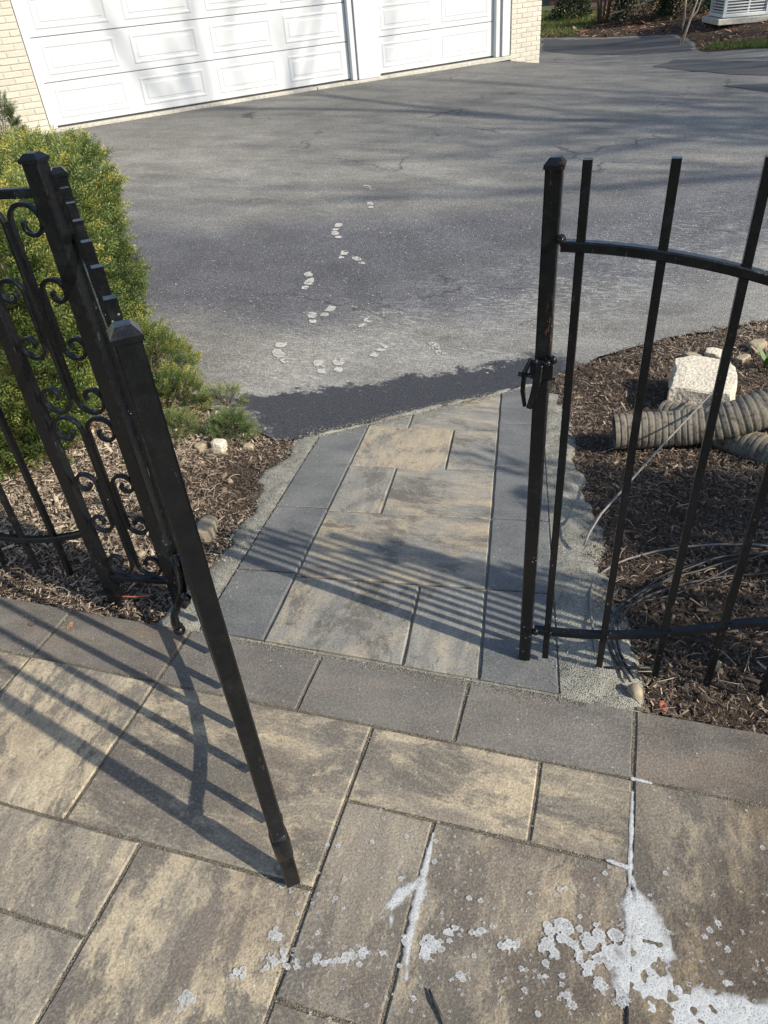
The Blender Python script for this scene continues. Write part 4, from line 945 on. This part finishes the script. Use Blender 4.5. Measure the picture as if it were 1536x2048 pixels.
def pipe(name, ctrl, r0, label, ring=.027, seed=0):
    C = np.array(ctrl, float); n = 240; tt = np.linspace(0, len(C)-1, n); i = np.minimum(tt.astype(int), len(C)-2); fr = (tt-i)[:, None]
    # Catmull-Rom
    Pm = C[np.maximum(i-1, 0)]; P0 = C[i]; P1 = C[i+1]; P2 = C[np.minimum(i+2, len(C)-1)]
    pts = .5*((2*P0)+(-Pm+P1)*fr+(2*Pm-5*P0+4*P1-P2)*fr**2+(-Pm+3*P0-3*P1+P2)*fr**3)
    sl_ = np.concatenate([[0], np.cumsum(np.linalg.norm(np.diff(pts, axis=0), axis=1))])
    ph = ((sl_+.012*v2noise(sl_, sl_*0, 16, seed+8))/ring) % 1; sc = 1-.075*np.clip(1-np.minimum(ph, 1-ph)*6.5, 0, 1); sc *= 1+.035*v2noise(sl_, sl_*0, 30, seed)+.03*v2noise(sl_, sl_*0, 7, seed+3)
    b = MB(); b.sweep([tuple(p) for p in pts], circ(r0, 18), scale=list(sc), cap=False)
    # wall thickness at the open end
    o0 = len(b.v); b.sweep([tuple(p) for p in pts[:40]], circ(r0*.86, 18), cap=False)
    b.f += [(j, (j+1) % 18, o0+(j+1) % 18, o0+j) for j in range(18)]
    return b.build(name, M['pipe'], None, smooth=True, label=label, cat='pipe', group='muddy corrugated drain pipes')
t = T('muddy_pipe'); pz = t.pos(); n1 = t.noise(pz, 30, 5, 0.7); n2 = t.noise(pz, 7, 3)
cc = t.mix(n2, (0.14, 0.122, 0.095), (0.28, 0.245, 0.19)); cc = t.mix(t.ramp(n1, (0.32, 0.9), (0.5, 0)), cc, (0.045, 0.04, 0.034))
M['pipe'] = t.set(col=cc, rough=0.95, spec=0.15, normal=t.bump(n1, 0.7, 0.006))
pipe('drain_pipe', [(.06, 2.90, -.165), (.16, 2.915, -.155), (.30, 2.93, -.14), (.45, 2.93, -.105), (.60, 2.95, -.045), (.80, 3.02, .03), (1.05, 3.1, .07)], .078, 'grey-brown corrugated drain pipe lying open-ended on the mulch, in front')
pipe('drain_pipe', [(.27, 3.16, -.21), (.38, 3.10, -.19), (.50, 3.0, -.185), (.62, 2.90, -.185), (.78, 2.78, -.175), (1.0, 2.62, -.16), (1.25, 2.5, -.15)], .072, 'second corrugated drain pipe passing under the front one behind the limestone')
CAB = [[(0.069, 1.413), (0.036, 1.6), (0.026, 1.8), (0.046, 1.903), (0.106, 1.968), (0.2, 2.026), (0.357, 2.077), (0.569, 2.135), (.9, 2.2)],
       [(0.168, 1.332), (0.113, 1.432), (0.092, 1.582), (0.11, 1.67), (0.186, 1.822), (0.275, 1.926), (0.429, 2.02), (0.561, 2.073), (.9, 2.15)],
       [(0.161, 1.347), (0.091, 1.465), (0.076, 1.62), (0.143, 1.744), (0.259, 1.862), (0.411, 1.966), (0.563, 2.1), (.9, 2.25)],
       [(0.176, 1.35), (0.127, 1.44), (0.106, 1.56), (.12, 1.66), (.2, 1.76), (.33, 1.86), (.6, 1.98), (.9, 2.05)],
       [(0.102, 1.701), (0.203, 1.734), (0.267, 1.781), (0.393, 1.877), (0.561, 2.06), (.9, 2.3)],
       [(0.145, 1.71), (0.246, 1.846), (0.352, 1.954), (0.507, 2.049), (.9, 2.12)]]
CLAB = ['pale grey-brown cable arching farthest left across the mulch', 'black cable bending out beside the small pointed stone', 'black cable crossing over the bundle behind the gate', 'black cable on the right side of the bundle behind the gate', 'thin dark cable running lowest along the mulch to the right', 'thin dark cable in the middle of the bundle']
for k_, (c_, lab) in enumerate(zip(CAB, CLAB)):
    q = dense(c_, .03); q = np.column_stack([np.convolve(np.pad(q[:, i], 3, 'edge'), np.ones(7)/7, 'valid') for i in range(2)])
    zz = lumps(q[:, 0], q[:, 1])+.016+.010*np.sin(np.arange(len(q))*.3+k_)+.004*k_
    b = MB(); b.sweep([(a[0], a[1], z) for a, z in zip(q, zz)], circ(.0038 if k_ < 4 else .0028, 7)); b.build('cable', M['rod'] if k_ == 0 else M['rubber'], None, smooth=True, label=lab, cat='cable', group='cables in the right mulch bed')
b = MB(); b.sweep([(.085, 1.40, -.012), (.16, 1.415, -.008), (.24, 1.435, -.012)], circ(.0045, 6)); b.build('cable', M['rubber'], None, smooth=True, label='short straight black cable lying between two gate pickets', cat='cable', group='cables in the right mulch bed')
b = MB(); b.sweep([(-.006, 1.985, -.075), (.002, 2.02, -.055), (.035, 2.11, -.03), (.24, 2.61, -.035), (.457, 3.121, -.045)], circ(.0042, 7)); b.build('rod', M['rod'], None, smooth=True, label='thin straight grey rod leaning from the grit up over the drain pipe', cat='rod')
# tulip leaves
tg = empty('tulip_sprout', (.80, 3.92, float(hgt(.8, 3.92))), label='green tulip sprout with pointed leaves at the right edge of the mulch', cat='plant')
for k_ in range(6):
    an = k_*1.05+.3; L_ = random.uniform(.10, .15); b = MB(); V = []; F = []
    for s_ in range(7):
        t_ = s_/6; w_ = .016*math.sin(math.pi*min(1, .15+t_*.85))**.8*(1-t_*.15)+.001; rr = L_*.55*t_**1.3; zz = L_*(t_-.25*t_*t_)
        cx_, cy_ = math.cos(an)*rr, math.sin(an)*rr
        V += [(cx_-math.sin(an)*w_, cy_+math.cos(an)*w_, zz+.004), (cx_, cy_, zz), (cx_+math.sin(an)*w_, cy_-math.cos(an)*w_, zz+.004)]
    for s_ in range(6):
        for j in range(2): F.append((s_*3+j, s_*3+j+1, s_*3+4+j, s_*3+3+j))
    b.add(V, F); b.build('leaf', M['stem'], tg, smooth=True)
# orange litter, dry leaf, stick
def crumple(name, loc, size, mat, label, cat, seed):
    n = 7; V = []; F = []
    for i in range(n):
        for j in range(n):
            x, y = (i/(n-1)-.5)*size[0], (j/(n-1)-.5)*size[1]
            z = abs(float(v2noise(x, y, 60, seed, 2)))*size[2]; V.append((x+random.uniform(-.001, .001), y+random.uniform(-.001, .001), z))
    for i in range(n-1):
        for j in range(n-1):
            if (i, j) in ((0, 0), (n-2, n-2), (0, n-2)): continue
            F.append((i*n+j, i*n+j+1, (i+1)*n+j+1, (i+1)*n+j))
    b = MB(); b.add(V, F); o = b.build(name, mat, None, label=label, cat=cat); o.location = loc; o.rotation_euler = (0, 0, seed); return o
crumple('plastic_scrap', (.235, 1.30, -.012), (.034, .016, .012), M['orange'], 'torn orange plastic scrap at the edge of the right mulch', 'litter', 5)
crumple('dry_leaf', (-1.488, 1.197, .001), (.035, .016, .007), M['deadleaf'], 'small curled reddish leaf on the dark border paver', 'leaf', 2)
crumple('dry_leaf', (-1.615, 1.178, .001), (.022, .014, .004), M['bark'], 'dark leaf scrap on the border paver at the far left', 'leaf', 3)
b = MB(); b.sweep([(-.187, .520, .006), (-.172, .500, .008), (-.160, .488, .007), (-.146, .470, .006)], circ(.0034, 6), scale=[.6, 1, 1, .7]); b.build('twig', M['rubber'], None, smooth=True, label='short black twig on the soapy paver at the bottom', cat='twig')
b = MB(); b.sweep([(-1.45, 1.355, -.012), (-1.36, 1.37, -.01), (-1.33, 1.385, -.014)], circ(.0025, 6)); b.build('plastic_strip', M['orange'], None, smooth=True, label='thin orange strip under the scrollwork post', cat='litter')

# ------------------------------------------------------------------ soap foam
def foam():
    x0, x1, y0, y1, st = -.72, .52, .34, 1.10, .0020
    gx = np.arange(x0, x1, st); gy = np.arange(y0, y1, st); X, Y = np.meshgrid(gx, gy); m_ = np.full(X.shape, -1.0)
    nz = v2noise(X, Y, 22, 81, 4); nb = v2noise(X, Y, 70, 91, 2)
    def cap(a, b, ra, rb, amp=.4, thr=0.0):
        nonlocal m_
        a, b = np.array(a), np.array(b); d = b-a; L2 = d@d+1e-9; t_ = np.clip(((X-a[0])*d[0]+(Y-a[1])*d[1])/L2, 0, 1)
        r_ = ra+(rb-ra)*t_; dd = np.hypot(X-a[0]-d[0]*t_, Y-a[1]-d[1]*t_); m_ = np.maximum(m_, (1-dd/(r_*1.12))+nz*amp+nb*.22-thr)
    def disc(px, py, r_):
        i0, i1 = int((px-.02-x0)/st), int((px+.02-x0)/st)+1; j0, j1 = int((py-.02-y0)/st), int((py+.02-y0)/st)+1
        if i0 < 0 or j0 < 0 or i1 >= len(gx) or j1 >= len(gy): return
        sx = X[j0:j1, i0:i1]; sy = Y[j0:j1, i0:i1]; rr = np.hypot(sx-px, (sy-py)*1.1)/r_
        m_[j0:j1, i0:i1] = np.maximum(m_[j0:j1, i0:i1], np.where(rr < 1, .24+.36*rr**2+(.15 if r_ > .006 else 0), -1))
    cap((.1655, 1.03), (.1655, .80), .0045, .006, .25); cap((.166, .80), (.168, .62), .010, .016, .3); cap((.168, .83), (.19, .78), .008, .014, .3)
    cap((.188, .765), (.204, .69), .034, .046, .12, -.15); cap((.20, .745), (.215, .70), .034, .038, .12, -.15); cap((.19, .67), (.180, .63), .034, .03, .2, -.1)
    cap((.178, .630), (.26, .622), .024, .026, .3, -.05); cap((.26, .622), (.34, .634), .026, .026, .3, -.05); cap((.34, .634), (.45, .644), .028, .036, .35); cap((.21, .597), (.42, .600), .026, .034, .75, .1)
    cap((.176, .64), (.25, .628), .030, .030, .12, -.25)
    cap((.165, 1.066), (.205, 1.064), .006, .004, .3); cap((.12, .856), (.165, .850), .004, .008, .3)
    cap((-.252, .825), (-.250, .72), .003, .010, .25); cap((-.250, .72), (-.248, .60), .012, .009, .3); cap((-.255, .72), (-.300, .65), .010, .018, .6, .15); cap((-.300, .655), (-.29, .61), .012, .012, .8, .15); cap((-.25, .6), (-.235, .53), .009, .008, .5)
    for (a, b, r_) in [((.15, .70), (.09, .668), .026), ((.10, .69), (.05, .68), .016), ((.04, .70), (.02, .69), .012), ((.03, .645), (.005, .64), .012), ((-.05, .638), (-.075, .635), .011), ((-.105, .652), (-.165, .636), .010), ((-.18, .61), (-.235, .585), .014), ((-.2, .585), (-.22, .57), .012),
                       ((-.335, .545), (-.36, .54), .010), ((-.38, .52), (-.42, .508), .009), ((-.45, .50), (-.475, .494), .009), ((-.49, .49), (-.51, .486), .010), ((.10, .63), (.085, .655), .009), ((.115, .617), (.13, .605), .009), ((.15, .607), (.16, .60), .008), ((-.50, .54), (-.515, .535), .007), ((-.55, .455), (-.57, .45), .007), ((-.625, .388), (-.635, .382), .008), ((-.12, .56), (-.14, .555), .007), ((.06, .59), (.07, .57), .008), ((.02, .60), (-.01, .60), .007)]:
        a_, b_ = np.array(a), np.array(b)
        for q_ in range(int(9+r_*900)):
            c_ = a_+(b_-a_)*rng.uniform(-.2, 1.2)+rng.normal(0, r_*.75, 2); disc(c_[0], c_[1], abs(rng.normal(0, r_*.30))+.0032)
    # scattered dots
    for k_ in range(620):
        px = rng.uniform(-.55, .45); py = .60+rng.normal(.05, .13)+.12*max(px, -.2)
        if py < .36 or py > 1.05: continue
        r_ = rng.uniform(.0028, .0048) if rng.random() < .85 else rng.uniform(.0048, .0075)
        disc(px, py, r_)
    th = np.clip(m_, 0, 1); Z = .0010+.0016*np.sqrt(th)*(0.7+.3*nb)
    jx = np.abs(((X-LX)/U+.5) % 1-.5)*U
    on = (m_[:-1, :-1] > -.02) & (m_[1:, :-1] > -.02) & (m_[:-1, 1:] > -.02) & (m_[1:, 1:] > -.02)
    nx_ = len(gx); jj, ii_ = np.nonzero(on); a = jj*nx_+ii_; F = np.stack([a, a+1, a+nx_+1, a+nx_], 1)
    used, inv = np.unique(F, return_inverse=True); V = np.column_stack([X.ravel(), Y.ravel(), Z.ravel()])[used]
    me = fast_mesh('soap_foam', V, inv.reshape(-1, 4), {'thick': np.clip(m_.ravel()[used]*1.25+.05, 0, 1)}); me.polygons.foreach_set('use_smooth', [True]*len(me.polygons))
    link('soap_foam', me, M['foam'], kind='stuff', label='white soap foam and bubbles on the wet pavers at the bottom right', cat='foam')
foam()

# pale flakes of dried dust: shoe prints across the driveway
def prints():
    V = []; F = []; tn = []
    sp = [(-2.50, 7.4, 1), (-2.32, 6.85, 1), (-2.42, 6.2, 1), (-2.36, 6.0, 1), (-2.14, 5.55, 1), (-1.98, 5.45, .6), (-2.23, 5.02, 1.2), (-2.18, 4.86, 1), (-1.86, 4.42, 1.1), (-1.92, 4.28, .9), (-1.55, 4.32, .6), (-1.93, 3.76, 1.3), (-1.86, 3.62, 1.3), (-1.59, 3.56, 1.1), (-1.50, 3.62, 1), (-1.34, 3.9, .8), (-1.02, 4.04, .35)]
    for x, y, d in sp:
        an = rng.normal(1.85, .3); n = int(560*d); kz = rng.uniform(0, 50)
        for k_ in range(n):
            if rng.random() < .62: u = rng.uniform(-.01, .115); hw = .041*math.sqrt(max(0, 1-((u-.05)/.075)**2))
            else: u = rng.uniform(-.125, -.05); hw = .031*math.sqrt(max(0, 1-((u+.088)/.042)**2))
            v = rng.uniform(-hw, hw)
            if (u*62) % 1 < .26 or vnoise(np.array([u, v, kz]), 22) < -.3: continue
            u *= .8; v *= .8; px, py = x+u*math.cos(an)-v*math.sin(an), y+u*math.sin(an)+v*math.cos(an); s_ = rng.uniform(.003, .009); b0 = len(V); a2 = rng.uniform(0, 6)
            for j in range(4):
                r_ = s_*rng.uniform(.5, 1.2); V.append((px+r_*math.cos(a2+j*1.57), py+.8*r_*math.sin(a2+j*1.57), 0))
            F.append((b0, b0+1, b0+2, b0+3)); tn += [rng.uniform(.2, 1)]*4
    for k_ in range(6500):
        px, py = rng.uniform(-3.2, 3), rng.uniform(3.3, 11); 
        if py < 3.4+1.02*(px+1.0) or px < -.85*py+.1: continue
        s_ = abs(rng.normal(.0028, .002))+.0012; b0 = len(V); a2 = rng.uniform(0, 6)
        for j in range(4): V.append((px+s_*math.cos(a2+j*1.57), py+s_*rng.uniform(.5, 1)*math.sin(a2+j*1.57), 0))
        F.append((b0, b0+1, b0+2, b0+3)); tn += [rng.uniform(.2, 1)]*4
    V = np.array(V); V[:, 2] = zdrive(V[:, 0], V[:, 1])+.005
    link('dust_flakes', fast_mesh('dust_flakes', V, np.array(F), {'tint': np.array(tn)}), M['flake'], kind='stuff', label='pale dusty shoe prints and flakes on the asphalt', cat='dust')
prints()

# ------------------------------------------------------------------ far side of the driveway
farbed = [tuple(p) for p in far_edge[::-1]]+[(3.5, 15.4), (7, 14.5), (9, 17), (8, 23), (-3.5, 24), (-5, 22)]
scatter('leaf_litter', farbed, 16000, M['litter'], (0.055,), (-.01, .03), lambda p: rng.beta(2, 2.3, len(p))+.05, thick=.25, kind='stuff', label='reddish brown leaf litter beyond the driveway', cat='leaf litter')
region('far_mulch_bed', farbed, 0.4, M['soil'], lambda x, y: hgt(x, y)+.004, kind='structure')
def blades(name, poly, n, hh, label):
    P = np.array(poly); q = rng.uniform(P.min(0), P.max(0), (n*4, 2)); q = q[inside(q, P)][:n]; n = len(q)
    tv = np.array([(0, -.004, 0), (0, .004, 0), (.4, 0, 1.)]); tf = np.array([(0, 1, 2)])
    az = rng.uniform(0, 6.28, n); Rz = np.zeros((n, 3, 3)); s_ = rng.uniform(.5, 1.2, n)*hh
    Rz[:, 0, 0] = np.cos(az)*s_; Rz[:, 0, 1] = -np.sin(az); Rz[:, 1, 0] = np.sin(az)*s_; Rz[:, 1, 1] = np.cos(az); Rz[:, 2, 2] = s_
    V, F = inst(tv, tf, Rz, np.column_stack([q, hgt(q[:, 0], q[:, 1])])); link(name, fast_mesh(name, V, F, {'tint': np.repeat(rng.beta(2, 2.2, n), 3)}), M['grass'], kind='stuff', label=label, cat='grass')
blades('grass', [(-2.9, 20.9), (-1.7, 20.2), (-1.2, 21.2), (-1.3, 23), (-3.6, 24), (-4.5, 22)], 12000, .09, 'patchy green grass beside the garage corner, far back')
blades('grass', [(.98, 16.6), (2.0, 16.05), (3.5, 15.45), (5, 15.1), (5, 15.7), (2.4, 16.5), (1.2, 17.0)], 9000, .09, 'strip of grass along the far asphalt edge at the right')
def leaf_bush(name, c, rad, h_, n, label, tint=(.35, .2)):
    tv = np.array([(0, 0, 0), (.5, .28, .06), (1, 0, 0), (.5, -.28, .06)])*.06; tf = np.array([(0, 1, 2, 3)])
    return mound(name, c, rad, h_, n, M['leaf'], label, 'shrub', tint, (.7, 1.5), (tv, tf, np.zeros(4)))
leaf_bush('evergreen_shrub', (2.95, 1.84), (.60, .42), 2.25, 4200, 'unseen tall leafy shrub past the right edge, added to shade the mulch bed')  # this shrub and the next are added out of view to cast shade
leaf_bush('evergreen_shrub', (2.05, 1.80), (.48, .38), 1.55, 3000, 'unseen rounded leafy shrub left of the tall one, added to widen its shade')
leaf_bush('evergreen_shrub', (-.15, 20.9), (.7, .6), 1.1, 3200, 'dark evergreen shrub in the middle of the far bed')
leaf_bush('evergreen_shrub', (.75, 20.6), (.6, .5), .9, 2600, 'dark evergreen shrub left of the condenser')
leaf_bush('evergreen_shrub', (-1.9, 22.4), (.45, .4), .5, 1500, 'small dark shrub near the garage corner on the grass')
leaf_bush('evergreen_shrub', (2.9, 19.4), (.35, .35), .6, 1200, 'dark shrub right of the condenser')
def multi_stem(name, c, stems, mat, label, cat='tree'):
    z0 = float(hgt(*c)); g = empty(name, (c[0], c[1], z0), label=label, cat=cat)
    for k_, (pts, r_) in enumerate(stems):
        b = MB(); b.sweep(pts, circ(r_, 7), scale=list(np.linspace(1, .45, len(pts)))); b.build('stem', mat, g, smooth=True)
    return g
multi_stem('young_tree', (.62, 17.55), [([(0, 0, -.05), (.01, 0, .4), (-.02, .02, .9), (.05, 0, 1.6), (.0, .1, 2.4)], .026), ([(.02, 0, -.05), (.10, .02, .3), (.20, .05, .7), (.38, .05, 1.3), (.5, .1, 2.0)], .022), ([(.02, .01, .05), (.13, 0, .42), (.22, -.02, .52), (.30, 0, .85), (.34, 0, 1.2)], .016), ([(-.02, .02, .75), (-.12, .02, .82), (-.3, .05, .8)], .009), ([(.05, 0, .6), (.15, 0, .78), (.26, 0, .74)], .009), ([(.2, .05, .62), (.36, .05, .72), (.52, .05, .70)], .008)], M['palebark'], 'thin bare young tree with pale forked stems at the far mulch edge')
sts = []
for k_ in range(9):
    a = k_*.7; e = (math.cos(a)*.30, math.sin(a)*.25); sts.append(([(math.cos(a)*.09, math.sin(a)*.07, -.05), (e[0]*.45, e[1]*.45, .35), (e[0]*.8, e[1]*.8, .8), (e[0]*1.3, e[1]*1.3, 1.6)], random.uniform(.025, .042)))
multi_stem('shrub_trunk', (-1.05, 21.2), sts, M['bark'], 'clump of brown shrub stems beyond the garage corner', 'shrub')
b = MB(); b.sweep([(-.85, 20.6, .25), (-.35, 20.55, .36), (.05, 20.5, .48)], circ(.018, 7)); b.build('pale_stake', M['palebark'], None, smooth=True, label='pale stick leaning beside the clump of brown stems', cat='stick')
# condenser
ag = empty('air_conditioner', (1.67, 18.75, float(hgt(1.67, 18.75))+.02), math.radians(14), label='grey outdoor air conditioner unit on a pad at the far right', cat='air conditioner')
b = MB(); b.box((0, 0, .0), (1.05, 1.05, .10), ch=.01); b.build('pad', M['concrete'], ag)
b = MB(); b.box((0, 0, .47), (.72, .72, .74)); b.build('coil', M['acdark'], ag)
b = MB(); b.box((0, 0, .09), (.86, .86, .06), ch=.01); b.build('base_pan', M['acmetal'], ag)
b = MB(); b.box((0, 0, .87), (.86, .86, .06), ch=.015); b.build('top_cover', M['acmetal'], ag)
for a, c_ in ((-1, -1), (1, -1), (1, 1), (-1, 1)):
    b = MB(); b.box((a*.40, c_*.40, .48), (.055, .055, .74), ch=.008); b.build('corner_post', M['acmetal'], ag)
b = MB(); b.box((.05, -.385, .48), (.03, .02, .74)); b.build('corner_post', M['acmetal'], ag)
for k_ in range(15):
    z = .145+k_*.048
    b = MB()
    for (cx_, cy_, sx, sy) in ((0, -.392, .76, .016), (0, .392, .76, .016), (-.392, 0, .016, .76), (.392, 0, .016, .76)): b.box((cx_, cy_, z), (sx, sy, .020))
    b.build('louver', M['acmetal'], ag)
# red brick house behind
hz0 = .1
hs = empty('brick_house', (3.2, 24.5, hz0), math.radians(-8), label='dark red brick house wall far behind the air conditioner', cat='house')
b = MB(); b.box((0, 3.0, 1.4), (12, 6, 3.2)); b.build('wall', M['redbrick'], hs)
b = MB(); b.add([(-6.4, -.5, 3.0), (6.4, -.5, 3.0), (6.4, 3, 5), (-6.4, 3, 5), (-6.4, 6.5, 3), (6.4, 6.5, 3)], [(0, 1, 2, 3), (3, 2, 5, 4), (0, 3, 4), (1, 5, 2), (0, 4, 5, 1)]); b.build('roof', M['roof'], hs)
for xx in (-3, 2.6):
    b = MB(); b.box((xx, -.02, 1.7), (1.3, .08, 1.3), ch=.01); f_ = b.build('window', M['white'], hs); b = MB(); b.box((xx, -.055, 1.7), (1.12, .03, 1.12)); b.build('pane', M['glass'], f_)

# ------------------------------------------------------------------ bare trees to the right, beyond the frame, whose branches shade driveway and garage
def bare_tree(name, c, H, r0, seed, label, spread=.62):
    r = random.Random(seed); z0 = float(hgt(*c)); g = empty(name, (c[0], c[1], z0), label=label, cat='tree', group='bare trees right of the driveway')
    tk = MB(); cr = MB()
    def grow(p, d, L_, rad, lev, mb):
        pts = [p]; n = 5; dd = d.copy()
        for k_ in range(n):
            dd = (dd+Vector((r.gauss(0, .09), r.gauss(0, .09), r.gauss(.02, .05)))).normalized(); pts.append(pts[-1]+dd*L_/n)
        mb.sweep([tuple(q) for q in pts], circ(rad, 8 if lev < 2 else 4), scale=list(np.linspace(1, .62, n+1)), cap=False)
        if lev >= 5: return
        for k_ in range(r.choice((2, 3, 3)) if lev else 5):
            i = r.randint(2, n) if lev else r.choice((3, 4, 5)); az = r.uniform(0, 6.28); s_ = r.uniform(.4, 1)*spread
            nd = (dd+Vector((math.cos(az)*s_*1.3, math.sin(az)*s_*1.3, r.uniform(-.05, .5)))).normalized()
            grow(pts[i], nd, L_*r.uniform(.58, .82), rad*r.uniform(.42, .62), lev+1, cr)
    grow(Vector((0, 0, -.2)), Vector((0, 0, 1)), H*.36, r0, 0, tk)
    tk.build('trunk', M['bark'], g, smooth=True); cr.build('crown', M['bark'], g, smooth=True)
bare_tree('bare_tree', (17.5, 3.6), 17, .26, 3, 'bare tree standing right of the driveway beyond the frame')
bare_tree('bare_tree', (15.0, 7.6), 18, .30, 5, 'tall bare tree right of the driveway behind the first one')
bare_tree('bare_tree', (14.5, 11.0), 17, .28, 8, 'bare tree far right of the garage beyond the frame')
bare_tree('bare_tree', (19.0, 8.6), 20, .30, 11, 'tallest bare tree behind the other bare trees beyond the frame')
